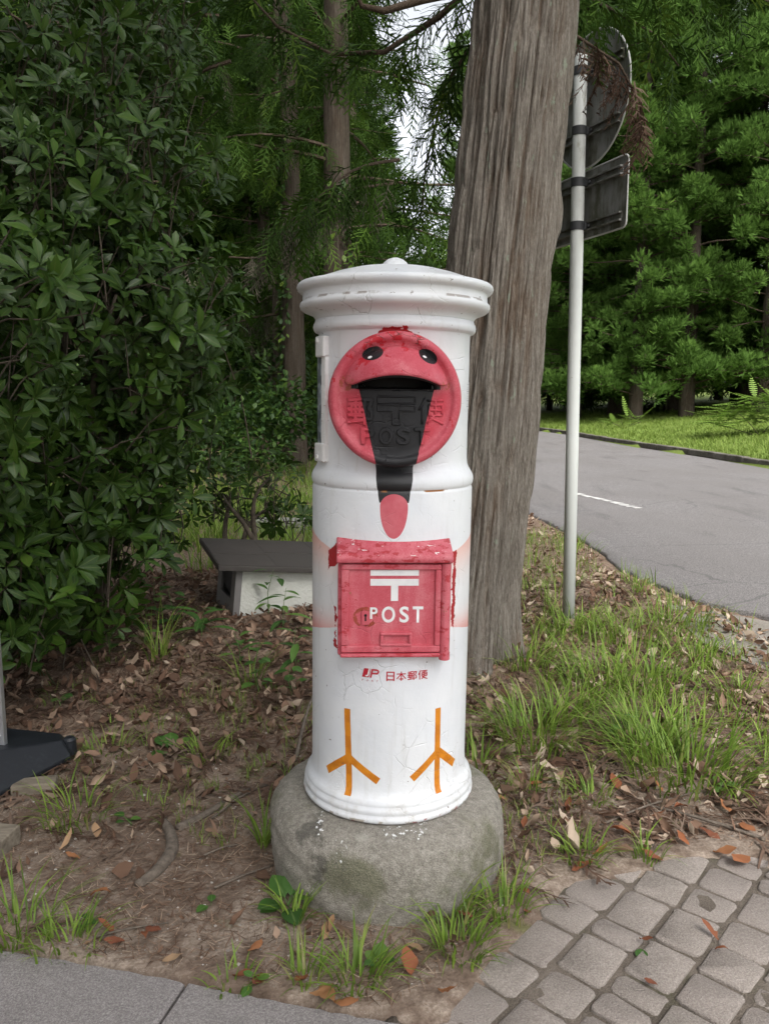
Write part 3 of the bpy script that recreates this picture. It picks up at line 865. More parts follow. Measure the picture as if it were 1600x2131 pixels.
# the door casing is the part, origin at its middle on the front plane
DOOR = bpy.data.objects.new('collection_door', None)
casing = MB()
cw = .1300
casing.add([(-cw, 0, -.124), (cw, 0, -.124), (cw, .10, -.124), (-cw, .10, -.124), (-cw, 0, .112), (cw, 0, .112), (cw, .10, .112), (-cw, .10, .112)],
           ((0,3,2,1),(4,5,6,7),(0,1,5,4),(1,2,6,5),(2,3,7,6),(3,0,4,7)))
DOOR = bpy.data.objects.new('collection_door', mesh_py('collection_door', casing.V, casing.F))
COL.objects.link(DOOR); DOOR.parent = box; DOOR.location = (-0.0055, -0.2060, .542)
M_door = door_material(); DOOR.data.materials.append(M_door)
def bev(o, w, s=3):
    b = o.modifiers.new('bevel', 'BEVEL'); b.width = w; b.segments = s; b.limit_method = 'ANGLE'; b.angle_limit = R(30)
    for p in o.data.polygons: p.use_smooth = True
    k = o.modifiers.new('wn', 'WEIGHTED_NORMAL')
bev(DOOR, 0.006)
# raised leaf: frame and sunk panel (thickness steps from the scan of the photo)
fr = MB()
x0, x1, zb, zt = -.1225, .1075, -.1130, .0960
bw = 0.0185
for (ax, az, bx_, bz) in ((x0, zb, x1, zb + .0160), (x0, zt - .0135, x1, zt), (x0, zb + .0160, x0 + bw, zt - .0135), (x1 - .0135, zb + .0160, x1, zt - .0135)):
    fr.box(((ax + bx_) / 2, -.0045, (az + bz) / 2), (bx_ - ax, .0130, bz - az))
o = fr.build('door_frame', M_door, DOOR); bev(o, 0.003)
pn = MB().box(((x0 + bw + x1 - .0135) / 2, -.0008, (zb + .0160 + zt - .0135) / 2), (x1 - .0135 - x0 - bw, .0060, zt - zb - .0295)).build('door_panel', M_door, DOOR)
PY = -.0038 - .0001
# lintel: sloped roof whose back edge meets the drum
lt = MB(); V = []; nn = 18
for i in range(nn + 1):
    xx = -.1335 + .267 * i / nn
    back = .2060 - math.sqrt(max(.1985 ** 2 - (xx - .0055) ** 2, 0))
    V += [(xx, -.021, .1000), (xx, -.0225, .1125), (xx, -.016, .1215), (xx, back - .0, .1475), (xx, back + .02, .1475), (xx, .02, .1000)]
F = []
for i in range(nn):
    for k in range(6):
        F.append((i*6+k, i*6+(k+1)%6, (i+1)*6+(k+1)%6, (i+1)*6+k))
F.append(tuple(range(6))[::-1]); F.append(tuple(nn*6+k for k in range(6)))
lt.add(V, F)
o = lt.build('lintel', M_door, DOOR); bev(o, 0.0035, 2)
# hinge rod on the right
mb = MB()
mb.lathe([(0.0001, -.132), (.0128, -.132), (.0128, -.114), (.0118, -.1125), (.0118, .098), (.0001, .098)], 20, (.1190, -.003, 0))
mb.box((.1190, .02, -.018), (.0236, .05, .228))
o = mb.build('hinge_rod', M_door, DOOR, smooth=False); bev(o, 0.001, 1)
# bottom ledge
o = MB().box((-.008, -.008, -.1190), (.232, .018, .0085)).build('ledge', M_door, DOOR); bev(o, 0.003)
# lock plate with keyhole
g = G('dark_hole'); M_hole = g.done((0.006, 0.005, 0.005), 0.9)
kp = []
for i in range(9):
    a = math.pi * i / 8
    kp.append((-.0660 + .0098 * math.cos(a), -.0190 + .0098 * math.sin(a)))
kp = [(-.0562, -.0480)] + kp + [(-.0758, -.0480)]
n = len(kp)
lk_ = MB().add([(x, PY - .0050, z) for x, z in kp] + [(x, PY, z) for x, z in kp], [tuple(range(n))[::-1]] + [(i, (i+1) % n, n+(i+1) % n, n+i) for i in range(n)]).build('lock_plate', M_door, DOOR); bev(lk_, .0018, 2)
kh = [(-.0660 + .0033 * math.cos(math.pi * 2 * i / 10), -.0245 + .0036 * math.sin(math.pi * 2 * i / 10)) for i in range(10)]
mb = MB().add([(x, PY - .0054, z) for x, z in kh], [tuple(range(10))])
mb.add([(-.0680, PY - .0055, -.0380), (-.0640, PY - .0055, -.0380), (-.0645, PY - .0055, -.0255), (-.0675, PY - .0055, -.0255)], [(0, 1, 2, 3)])
mb.build('keyhole', M_hole, lk_)
# finger pull
fp = MB()
for (ax, az, bx_, bz) in ((-.0315, -.0980, .0415, -.0905), (-.0315, -.0720, .0415, -.0655), (-.0315, -.0905, -.0245, -.0720), (.0345, -.0905, .0415, -.0720)):
    fp.box(((ax + bx_) / 2, PY - .003, (az + bz) / 2), (bx_ - ax, .013, bz - az))
o = fp.build('finger_pull', M_door, DOOR); bev(o, .002, 2)
MB().box((.005, PY - .0004, -.08125), (.059, .002, .0185)).build('pull_recess', M_door, o)
# white print on the door
g = G('white_vinyl'); P = g.geo()
M_white = g.done(g.mix(g.noise(P, 40, 3).ss(.4, .7), (.78, .78, .79), (.70, .70, .715)), 0.45)
WY = PY - .0009
def flat(name, rects, m, parent, y=WY):
    mb = MB()
    for ax, az, bx_, bz in rects: mb.add([(ax, y, az), (bx_, y, az), (bx_, y, bz), (ax, y, bz)], [(0, 1, 2, 3)])
    return mb.build(name, m, parent)
flat('postal_mark', [(-.0555, .0680, .0560, .0815)], M_white, DOOR)
flat('postal_mark', [(-.0555, .0445, .0560, .0605), (-.0078, .0085, .0088, .0445)], M_white, DOOR)
fdoor = lambda x, z, h: (x, WY, z)
for ch, xa, xb in (('P', -.0555, -.0380), ('O', -.0285, .0025), ('S', .0125, .0345), ('T', .0430, .0675)):
    place_glyph('printed_letter', ch, xa, xb, -.0430 if ch != 'P' else -.0340, -.0045 if ch != 'P' else -.0065, fdoor, M_white, DOOR, bulk=0.022)

# ---- red print on the drum under the door
g = G('red_vinyl'); M_redv = g.done((0.46, 0.012, 0.030), 0.4)
def fdrum(u, z, h):
    a = u / .2; r = .2011 + h
    return (r * math.sin(a), -r * math.cos(a), z)
for ch, u0, u1 in (('日', -.0205, -.0015), ('本', .0025, .0265), ('郵', .0295, .0525), ('便', .0555, .0790)):
    if ch in STROKES: stroke_char('printed_character', ch, u0, u1, .3550, .3775, fdrum, M_redv, box, .0023)
    else: place_glyph('printed_character', ch, u0, u1, .3545 if ch == '日' else .3550, .3775, lambda u, z, h: fdrum(u, z, 0.0), M_redv, box, bulk=0.012)
for i, ch in enumerate('POST'):
    place_glyph('printed_letter', ch, -.0790 + i * .0117, -.0753 + i * .0117, .3508, .3553, lambda u, z, h: fdrum(u, z, 0.0), M_redv, box, shear=0.25)
# emblem: slanted red block with a white J running out of it, and a red P
def drum_poly(name, pts, m, lift=0.0):
    V = []
    for u, z in pts:
        a = u / .2; r = .2011 + lift
        V.append((r * math.sin(a), -r * math.cos(a), z))
    return MB().add(V, [tuple(range(len(pts)))]).build(name, m, box)
def arcp(cu, cz, ru, rz_, a0, a1, n=8): return [(cu + ru * math.cos(R(a0 + (a1 - a0) * i / n)), cz + rz_ * math.sin(R(a0 + (a1 - a0) * i / n))) for i in range(n + 1)]
def drum_strip(name, pts, w, m, lift):
    mb = MB(); P2 = [Vector(p) for p in pts]; L = []; Rr = []
    for i, p in enumerate(P2):
        d = (P2[min(i + 1, len(P2) - 1)] - P2[max(i - 1, 0)]).normalized(); nrm = Vector((-d.y, d.x)) * (w / 2)
        L.append(fdrum(p.x + nrm.x, p.y + nrm.y, lift)); Rr.append(fdrum(p.x - nrm.x, p.y - nrm.y, lift))
    n = len(P2)
    mb.add(L + Rr, [(i, n + i, n + i + 1, i + 1) for i in range(n - 1)])
    return mb.build(name, m, box)
drum_poly('emblem_block', [(-.0790, .3605), (-.0640, .3605), (-.0620, .3615), (-.0572, .3822), (-.0722, .3822), (-.0742, .3812)], M_redv)
drum_strip('emblem_letter', [(-.0604, .3824), (-.0640, .3672), (-.0652, .3650), (-.0675, .3642), (-.0702, .3650)], .0034, M_white, .0006)
drum_strip('emblem_letter', [(-.0528, .3822), (-.0578, .3606)], .0040, M_redv, .0009)
drum_strip('emblem_letter', [(-.0530, .3804), (-.0430, .3804), (-.0400, .3790), (-.0388, .3765), (-.0398, .3735), (-.0430, .3714), (-.0548, .3712)], .0036, M_redv, .0012)

# ---- clip with a notice on the left side
g = G('chipped_white_iron'); P = g.geo()
n1 = g.noise(P, 55, 4, 0.65)
c = g.mix(n1.gt(0.66), (0.74, 0.74, 0.74), (0.24, 0.15, 0.09))
M_clip = g.done(c, 0.55, g.bump(n1, 0.7, 0.006))
g = G('notice_film'); P = g.coords(box); x, y, z = g.xyz(P)
bl = g.voro(g.vec(0.0, y * 1.5, z), 60, 'F1', 1, 0.6)
M_notice = g.done(g.ramp(g.xyz(bl)[0], [(0.2, (0.08, 0.09, 0.11)), (0.5, (0.20, 0.23, 0.28)), (0.8, (0.42, 0.46, 0.52))]), 0.3)
def drum_pt(a, r, z): return (r * math.sin(a), -r * math.cos(a), z)
def drum_box(name, a0, a1, r0, r1, z0, z1, m, parent, n=4, bevel_=0.0015):
    V = []; F = []
    for i in range(n + 1):
        a = a0 + (a1 - a0) * i / n
        V += [drum_pt(a, r0, z0), drum_pt(a, r1, z0), drum_pt(a, r1, z1), drum_pt(a, r0, z1)]
    for i in range(n):
        for k in range(4): F.append((i*4+k, i*4+(k+1)%4, (i+1)*4+(k+1)%4, (i+1)*4+k))
    F.append((0, 1, 2, 3)[::-1]); F.append(tuple(n*4+k for k in range(4)))
    o = MB().add(V, F).build(name, m, parent)
    if bevel_: bev(o, bevel_, 2)
    return o
clip = drum_box('notice_clip', R(-66.0), R(-59.5), .183, .1945, .868, 1.150, M_clip, box)
drum_box('clip_lug', R(-74), R(-59), .183, .2005, 1.108, 1.157, M_clip, clip, 4, .004)
drum_box('clip_lug', R(-76), R(-59.3), .183, .2005, .860, .905, M_clip, clip, 4, .004)
for z in (1.146, .872):
    p = drum_pt(R(-68), .2015, z)
    MB().lathe([(.0001, .004), (.004, .0035), (.0055, .001), (.0055, -.004)], 10).build('bolt', M_clip, clip, loc=p).rotation_euler = (R(90), 0, R(-68))
drum_box('notice_film', R(-112), R(-68.5), .1856, .1885, .905, 1.110, M_notice, box, 10, 0)
# small stickers at the right edge
g = G('sticker'); P = g.coords(box); x, y, z = g.xyz(P)
st = g.noise(g.vec(0.0, 0.0, z * 3.0), 160, 1)
M_sticker = g.done(g.mix(st.gt(0.56), (0.72, 0.73, 0.75), (0.25, 0.27, 0.32)), 0.4)
drum_box('sticker', R(69), R(79), .1852, .1858, .990, 1.055, M_sticker, box, 4, 0)

# ================================================================== TREES
# templates ---------------------------------------------------------
def blade_quads(segs, w0, w1):
    """strips: list of polylines -> flat quads; returns V,F"""
    V = []; F = []
    for pl in segs:
        n = len(pl); o = len(V)
        for i, p in enumerate(pl):
            t = i / (n - 1); w = w0 + (w1 - w0) * t
            d = np.array(pl[min(i + 1, n - 1)]) - np.array(pl[max(i - 1, 0)])
            sd = np.cross(d, (0, 0, 1.0)); L = np.linalg.norm(sd)
            sd = sd / L if L > 1e-6 else np.array((1.0, 0, 0))
            V.append(np.array(p) - sd * w); V.append(np.array(p) + sd * w)
        for i in range(n - 1): F.append((o+2*i, o+2*i+1, o+2*i+3, o+2*i+2))
    return np.array(V), np.array(F)
def cedar_tuft(seed, n=7, w=0.045, two=True):
    """bushy upturned spray, unit length along +Y: n thin fingers"""
    q = np.random.default_rng(seed); segs = []
    for i in range(n):
        a = q.uniform(-0.75, 0.75); b = q.uniform(-0.35, 0.75); L = q.uniform(0.55, 1.0); o = q.uniform(0, 0.35)
        p0 = np.array((a * o * 0.4, o, 0.0)); d = np.array((math.sin(a), math.cos(a), b * 0.6))
        p1 = p0 + d * L * 0.5; p2 = p1 + (d + np.array((0, 0, 0.35))) * L * 0.35
        segs.append([p0, p1, p2] if two else [p0, p0 + (p2 - p0) * .97])
    return blade_quads(segs, w, w * 0.45)
def cedar_frond(seed, n=11, w=0.020, droop=0.5):
    """long loose spray with stringy side twigs, unit length along +Y, hanging"""
    q = np.random.default_rng(seed); segs = []
    ax = [np.array((0.04 * math.sin(3 * t), t, -droop * t * t * 0.7)) for t in np.linspace(0, 1, 5)]
    segs.append(ax)
    for i in range(n):
        t = 0.12 + 0.85 * i / (n - 1); s_ = 1 if i % 2 else -1
        k = t * 4; j = min(int(k), 3); p0 = ax[j] + (ax[j + 1] - ax[j]) * (k - j)
        L = (0.42 * (1 - t * 0.6)) * q.uniform(0.7, 1.2)
        d = np.array((s_ * q.uniform(0.5, 0.9), 0.7, q.uniform(-0.3, 0.25)))
        p1 = p0 + d * L * 0.5; p2 = p1 + (d + np.array((0, 0.1, -droop * 0.8))) * L * 0.5
        segs.append([p0, p1, p2])
        if q.random() < 0.7:
            m = (p0 + p1) / 2; segs.append([m, m + (d * (0.4, 1, 1) + np.array((0, 0.2, q.uniform(-.4, .2)))) * L * 0.4])
    Vs = []; Fs = []; o = 0
    for sg in segs:
        v, f = blade_quads([sg], w, w * 0.5); Vs.append(v); Fs.append(f + o); o += len(v)
    return np.concatenate(Vs), np.concatenate(Fs)

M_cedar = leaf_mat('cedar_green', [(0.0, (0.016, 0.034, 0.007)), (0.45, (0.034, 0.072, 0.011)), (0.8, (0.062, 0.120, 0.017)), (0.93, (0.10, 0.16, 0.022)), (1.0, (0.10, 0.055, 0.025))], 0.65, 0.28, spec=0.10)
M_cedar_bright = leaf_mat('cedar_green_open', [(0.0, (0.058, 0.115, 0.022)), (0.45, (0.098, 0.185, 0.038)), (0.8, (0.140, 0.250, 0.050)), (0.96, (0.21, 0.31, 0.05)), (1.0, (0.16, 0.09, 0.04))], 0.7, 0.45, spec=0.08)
M_cedar_dead = leaf_mat('cedar_dead', [(0.0, (0.055, 0.033, 0.024)), (0.5, (0.12, 0.074, 0.053)), (1.0, (0.21, 0.155, 0.12))], 0.85, 0.1, spec=0.1)
M_cedar_grey = leaf_mat('cedar_hanging_dead', [(0.0, (0.055, 0.048, 0.036)), (0.5, (0.10, 0.088, 0.066)), (1.0, (0.15, 0.135, 0.105))], 0.85, 0.15, spec=0.1)

def bark_material(name, grey=0.5, scale=1.0, lichen=0.3, val=1.0):
    g = G(name)
    P = g.geo(); t = g.attr('tint')
    pv = g.vmul(P, (1, 1, 0.06)); n1 = g.noise(pv, 60 * scale, 4, 0.65); n2 = g.noise(g.vmul(P, (1, 1, 0.12)), 220 * scale, 3, 0.7); n3 = g.noise(P, 3.0, 4, 0.6)
    c = g.ramp(n1 * 0.6 + n2 * 0.4, [(0.28, (0.055, 0.036, 0.025)), (0.48, (0.135, 0.098, 0.072)), (0.66, (0.225, 0.178, 0.140)), (0.82, (0.33, 0.29, 0.245))])
    gr = g.ramp(n1 * 0.5 + n2 * 0.5, [(0.3, (0.070, 0.060, 0.050)), (0.48, (0.19, 0.170, 0.146)), (0.70, (0.40, 0.375, 0.335))])
    c = g.mix((t + (n3 - 0.5) * 0.9).ss(0.15, 0.62) * grey, c, gr)
    if lichen: c = g.mix(g.noise(g.vmul(P, (1, 1, 0.35)), 26, 4, 0.65).ss(0.63, 0.68) * lichen, c, (0.26, 0.30, 0.235))
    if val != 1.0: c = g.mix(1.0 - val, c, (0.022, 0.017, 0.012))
    return g.done(c, 0.95, g.bump(n1 * 0.6 + n2 * 0.5, 1.0, 0.010), spec=0.12)
M_bark = bark_material('cedar_bark', 0.85, 1.9, 0.8, 0.86)
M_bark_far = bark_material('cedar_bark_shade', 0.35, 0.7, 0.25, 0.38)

def trunk_mesh(name, axis, rads, zs, nu, amp, freq, seed=0, flare=0.0, knots=()):
    """axis(z)->(x,y); ropy bark with long vertical ridges as real relief"""
    th = np.linspace(0, 2 * np.pi, nu, endpoint=False)
    T, Z = np.meshgrid(th, zs)
    U = T / (2 * np.pi)
    pu = int(freq)
    wv = 0.5 * (fbm(U * 6 + 0, Z * 0.9 + seed, 3, 6) - 0.45)
    uu = U * pu + wv * 2.2
    r1 = 1 - np.abs(2 * vnoise(uu, Z * 1.6 + seed, pu) - 1)
    r2_ = 1 - np.abs(2 * vnoise(U * pu * 2 + wv * 3.5 + 0.5, Z * 3.6 + seed + 9, pu * 2) - 1)
    r3_ = vnoise(U * pu * 5 + wv * 4, Z * 6 + seed, pu * 5 if pu * 5 < 256 else 256)
    r1 = np.sqrt(1 - r1); r2_ = np.sqrt(1 - r2_)      # narrow fissures between long flat strips
    hgt = 0.46 * r1 + 0.36 * r2_ + 0.18 * r3_
    rad = np.array([rads(z) for z in zs])[:, None]
    lob = 1 + 0.035 * np.sin(3 * T + 1 + Z * 0.4) + 0.02 * np.sin(5 * T + Z * 0.8)
    if flare: lob = lob + flare * np.exp(-np.clip(Z, 0, None) / 0.28) * (0.55 + 0.45 * np.sin(5 * T + 0.6))
    Rr = rad * lob + amp * (hgt - 0.5)
    for kt, kz, kr, kh in knots:
        da = np.angle(np.exp(1j * (T - kt))) * rad
        Rr = Rr + kh * np.exp(-(da ** 2 + ((Z - kz) * 0.8) ** 2) / kr ** 2)
    ax_ = np.array([axis(z) for z in zs])
    V = np.stack([ax_[:, 0][:, None] + Rr * np.sin(T), ax_[:, 1][:, None] - Rr * np.cos(T), Z], -1).reshape(-1, 3)
    ii = np.arange(len(zs) * nu).reshape(len(zs), nu)
    F = np.stack([ii[:-1], np.roll(ii, -1, 1)[:-1], np.roll(ii, -1, 1)[1:], ii[1:]], -1).reshape(-1, 4)
    return mesh_np(name, V, F, True, tint=hgt.reshape(-1))

# ---- the big cedar right behind the post box
big = empty('cedar_tree', (0.31, 3.55, 0.0))
tag(big, 'thick grey-barked cedar trunk leaning just behind the post box', 'tree')
def bax(z):
    return (0.0 + 0.108 * z - 0.004 * z * z if z < 6 else 0.504 + 0.03 * (z - 6), 0.0)
def brad(z): return max(0.232 - 0.010 * z, 0.03)
zs = np.concatenate([np.linspace(-0.15, 3.1, 250), np.linspace(3.2, 15, 24)])
obj('trunk', trunk_mesh('trunk', bax, brad, zs, 400, 0.060, 58, 3, 0.45, [(R(100), 2.00, 0.075, 0.022), (R(88), 1.93, 0.03, 0.016), (R(70), 0.95, 0.25, 0.018)]), M_bark, big)

M_twig = bark_material('cedar_limb', 0.5, 2.0, 0.2, 0.55)
def limb_pts(p0, d0, L, sag, n=8, up=0.0, seed=0):
    q = random.Random(seed); p = Vector(p0); d = Vector(d0).normalized(); out = [p.copy()]
    for i in range(n):
        t = (i + 1) / n
        d = (d + Vector((q.uniform(-.18, .18), q.uniform(-.18, .18), q.uniform(-.12, .12) - sag / n + up * t / n))).normalized()
        p = p + d * (L / n); out.append(p.copy())
    return out
FR = [cedar_frond(s, 12, 0.016, d) for s, d in ((1, .5), (2, .9), (3, .3), (4, .7))]
TS = [cedar_tuft(s, 5, 0.066, False) for s in (14, 15, 16)]
TU = [cedar_tuft(s, 6, 0.056, False) for s in (11, 12, 13)]
def foliage_along(limbs, per_m, flen, temps, spread, start=0.25, droop=0.3, side=1.0, seed=0):
    """sprays set along limb polylines; returns V,F,tint"""
    q = np.random.default_rng(seed); parts = []; Ps = []; Ds = []
    for pts in limbs:
        pts = np.array([p[:] for p in pts]); seg = np.linalg.norm(np.diff(pts, axis=0), axis=1); tot = seg.sum()
        n = max(2, int(per_m * tot * (1 - start)))
        s_ = q.uniform(start, 1.0, n) * tot; cum = np.concatenate([[0], np.cumsum(seg)])
        j = np.clip(np.searchsorted(cum, s_) - 1, 0, len(seg) - 1); f = ((s_ - cum[j]) / seg[j])[:, None]
        p = pts[j] * (1 - f) + pts[j + 1] * f; t = (pts[j + 1] - pts[j]) / seg[j][:, None]
        r = q.normal(size=(n, 3)); r /= np.linalg.norm(r, axis=1, keepdims=True)
        d = t * 0.6 + r * side + np.array((0, 0, -droop))
        Ps.append(p + r * spread * q.random((n, 1))); Ds.append(d)
    P_ = np.concatenate(Ps); D_ = np.concatenate(Ds)
    w = q.integers(0, len(temps), len(P_))
    for k, (T, F) in enumerate(temps):
        m = w == k
        if not m.any(): continue
        V, FF, ti, _ = scatter(T, F, P_[m], rot_from_dir(D_[m], q.uniform(-.9, .9, m.sum())), flen * q.uniform(0.6, 1.3, m.sum()), q.random(m.sum()))
        parts.append((V, FF, ti))
    return join(parts)

# limbs of the big tree: those in view at the top of the picture, and the crown above that shades the place
B0 = Vector((0.31, 3.55, 0))
def rel(p): return Vector(p) - B0
view_limbs = [
    ([rel(p) for p in ((0.50, 3.5, 2.98), (0.33, 3.45, 2.83), (0.15, 3.42, 2.78), (0.0, 3.40, 2.73), (-.09, 3.38, 2.74), (-.12, 3.36, 2.80), (-.16, 3.3, 2.92))], 0.022),
    ([rel(p) for p in ((0.52, 3.6, 3.05), (0.25, 3.9, 2.93), (0.0, 4.0, 2.82), (-.25, 4.05, 2.83), (-.50, 4.05, 2.95), (-.62, 4.0, 3.06))], 0.017),
    ([rel(p) for p in ((0.62, 3.5, 3.02), (0.95, 3.4, 2.86), (1.3, 3.35, 2.77), (1.7, 3.3, 2.82), (2.2, 3.3, 2.95))], 0.024),
    ([rel(p) for p in ((0.60, 3.62, 2.75), (0.80, 3.7, 2.78), (1.02, 3.72, 2.66), (1.12, 3.72, 2.50), (1.14, 3.74, 2.36))], 0.009),
    ([rel(p) for p in ((0.62, 3.62, 3.02), (0.82, 3.80, 3.00), (1.02, 3.86, 2.94), (1.22, 3.9, 2.86), (1.36, 3.95, 2.74))], 0.012),
    ([rel(p) for p in ((0.50, 3.7, 2.90), (0.30, 4.2, 2.75), (0.22, 4.5, 2.45), (0.20, 4.6, 2.2))], 0.011),
]
r6 = random.Random(66)
hang = []
for k in range(30):
    x0, y0, z0_ = r6.uniform(-2.4, .15), r6.uniform(4.6, 8.2), 0
    if -.15 < x0 / y0 < .0: continue
    z0_ = 1.21 + y0 * r6.uniform(.20, .46)
    hang.append(limb_pts(rel((x0, y0, z0_)), (r6.uniform(-1, .25), r6.uniform(-.5, .3), -.05), r6.uniform(.7, 1.5), .8, 7, .3, 900 + k))
mbh = MB()
for pts in hang: mbh.tube(pts, [.012 * (1 - .8 * k / 7) for k in range(8)], 5)
stuff(mbh.build('hanging_boughs', M_twig, big))
cvh = foliage_along(hang, 52, 0.26, FR, 0.06, 0.05, 0.75, 0.9, 16)
obj('bough_sprays', mesh_np('bough_sprays', *cvh[:2], tint=cvh[2] * .8), M_cedar, big)
cvh = foliage_along(hang[::4], 30, 0.28, FR, 0.04, 0.05, 1.6, 0.5, 17)
obj('dead_bough_sprays', mesh_np('dead_bough_sprays', *cvh[:2], tint=cvh[2]), M_cedar_grey, big)
for pts, r in view_limbs:
    n_ = len(pts)
    MB().tube(pts, [r * (1 - 0.75 * i / (n_ - 1)) for i in range(n_)], 8).build('limb', M_twig, big, smooth=True)
crown_limbs = []
r4 = random.Random(44)
for i in range(46):
    z = r4.uniform(3.6, 12.5); a = r4.uniform(0, 2 * math.pi); L = (3.3 - 0.18 * z) * r4.uniform(0.7, 1.15)
    L = max(L, .7)
    x, y = bax(z)
    crown_limbs.append(limb_pts((x, y, z), (math.sin(a), math.cos(a), 0.25), L, 0.75, 8, 0.5, i))
mb = MB()
for pts in crown_limbs: mb.tube(pts, [0.03 * (1 - 0.85 * k / 8) for k in range(9)], 5)
stuff(mb.build('upper_limbs', M_twig, big))
cv = foliage_along(crown_limbs, 28, 0.34, FR, 0.10, 0.2, 0.4, 1.0, 5)
obj('crown', mesh_np('crown', *cv[:2], tint=cv[2]), M_cedar, big)
cv = foliage_along([p for p, r in (view_limbs[1], view_limbs[2], view_limbs[4], view_limbs[5])], 50, 0.24, FR, 0.05, 0.15, 0.6, 0.9, 6)
obj('hanging_sprays', mesh_np('hanging_sprays', *cv[:2], tint=cv[2]), M_cedar, big)
cv = foliage_along([view_limbs[3][0]], 70, 0.20, FR, 0.03, 0.25, 1.3, 0.6, 7)
obj('dead_spray', mesh_np('dead_spray', *cv[:2], tint=cv[2]), M_cedar_dead, big)

# ---- cedars of the dark wood: one trunk+crown pattern per kind, copied
def clump_foliage(limbs, per_clump, flen, temps, seed, rad=(.24, .50), at=(.25, .42, .58, .74, .88, .98)):
    '''rounded pom-pom clumps of upturned sprays along the limbs'''
    q = np.random.default_rng(seed); Ps = []; Ds = []; Ts = []
    for pts in limbs:
        pts = np.array([p[:] for p in pts]); L = np.linalg.norm(pts[-1] - pts[0])
        for t in at:
            if t < .5 and q.random() < .5: continue
            k = min(t + q.uniform(-.06, .03), .999) * (len(pts) - 1); j = int(k)
            c = pts[j] + (pts[j + 1] - pts[j]) * (k - j) + q.normal(size=3) * (.10 + .22 * (1.0 - t)); ex = q.uniform(.7, 1.5, 3)
            r = q.uniform(*rad) * (0.75 + .25 * min(L / 2, 1.2)); n = int(per_clump * (r / .42) ** 2)
            d = q.normal(size=(n, 3)); d[:, 2] += .35; d /= np.linalg.norm(d, axis=1, keepdims=True)
            Ps.append(c + d * ex * np.array((r, r, r * .7)) * (.25 + .55 * q.random((n, 1)))); Ds.append(d + np.array((0, 0, .55)) + q.normal(size=(n, 3)) * .25)
            Ts.append(np.clip(q.random() * .45 + q.random(n) * .5, 0, 1))
    P_ = np.concatenate(Ps); D_ = np.concatenate(Ds); T_ = np.concatenate(Ts); w = q.integers(0, len(temps), len(P_)); parts = []
    for k, (T, F) in enumerate(temps):
        m = w == k
        V, FF, ti, _ = scatter(T, F, P_[m], rot_from_dir(D_[m], q.uniform(-1.5, 1.5, m.sum())), flen * q.uniform(.65, 1.25, m.sum()), T_[m])
        parts.append((V, FF, ti))
    return join(parts)
def make_cedar(name, h, rad, z0, nl, L0, tuft, per_m, flen, mat_f, seed, temps, lean=0.0, droop=0.35, tuftiness=0.14, nu=64, sag=0.6, up=0.6, dead=0):
    root = empty(name)
    ax = lambda z: (lean * z, 0.0)
    zs_ = np.concatenate([np.linspace(-0.3, min(5, h), 60), np.linspace(5.3, h, 16)]) if h > 5 else np.linspace(-0.3, h, 60)
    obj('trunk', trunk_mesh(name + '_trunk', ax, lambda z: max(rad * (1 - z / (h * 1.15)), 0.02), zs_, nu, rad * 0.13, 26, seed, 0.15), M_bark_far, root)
    q = random.Random(seed); limbs = []
    for i in range(nl):
        z = z0 + (h - z0) * (i + q.random()) / nl; a = q.uniform(0, 6.283)
        L = L0 * (0.35 + 0.65 * (1 - (z - z0) / (h - z0)) ** 0.7) * q.uniform(0.7, 1.15)
        limbs.append(limb_pts((lean * z, 0, z), (math.sin(a), math.cos(a), 0.15), L, sag, 7, up, seed * 100 + i))
    mb = MB()
    for pts in limbs: mb.tube(pts, [rad * 0.14 * (1 - 0.85 * k / 7) for k in range(8)], 5)
    stuff(mb.build('limbs', M_twig, root))
    cv = clump_foliage(limbs, per_m, flen, temps, seed) if tuft else foliage_along(limbs, per_m, flen, temps, tuftiness, 0.12, droop, 1.0, seed)
    obj('crown', mesh_np(name + '_crown', *cv[:2], tint=cv[2] * 0.97), mat_f, root)
    if dead:
        cv = foliage_along(limbs[:dead], 16, 0.42, FR, 0.05, 0.15, 1.5, 0.5, seed + 50)
        obj('dead_sprays', mesh_np(name + '_dead', *cv[:2], tint=cv[2]), M_cedar_grey, root)
    return root
def copy_tree(root, loc, rz, sc=1.0):
    r = root.copy(); COL.objects.link(r); r.location = loc; r.rotation_euler = (0, 0, rz); r.scale = (sc, sc, sc)
    for ch in root.children:
        c = ch.copy(); COL.objects.link(c); c.parent = r
    return r
def on_ground(x, y, dz=0.0): return (x, y, gz1(x, y) + dz)

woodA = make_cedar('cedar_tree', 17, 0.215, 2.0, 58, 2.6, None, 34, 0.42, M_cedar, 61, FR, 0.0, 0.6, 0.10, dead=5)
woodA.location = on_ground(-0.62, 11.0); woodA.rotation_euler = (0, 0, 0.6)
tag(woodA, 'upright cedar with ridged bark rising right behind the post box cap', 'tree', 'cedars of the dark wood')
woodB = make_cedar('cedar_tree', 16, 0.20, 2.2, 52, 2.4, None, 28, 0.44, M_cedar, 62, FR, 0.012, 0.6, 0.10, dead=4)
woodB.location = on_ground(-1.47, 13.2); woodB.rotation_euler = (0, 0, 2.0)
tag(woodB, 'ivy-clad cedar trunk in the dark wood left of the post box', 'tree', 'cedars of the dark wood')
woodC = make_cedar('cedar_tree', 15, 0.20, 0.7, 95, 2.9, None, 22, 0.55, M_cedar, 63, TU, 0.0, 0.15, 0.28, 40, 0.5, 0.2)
woodC.location = on_ground(-3.6, 21.5)
tag(woodC, 'low-branched cedar closing the dark wood behind the far trunk', 'tree', 'cedars of the dark wood')
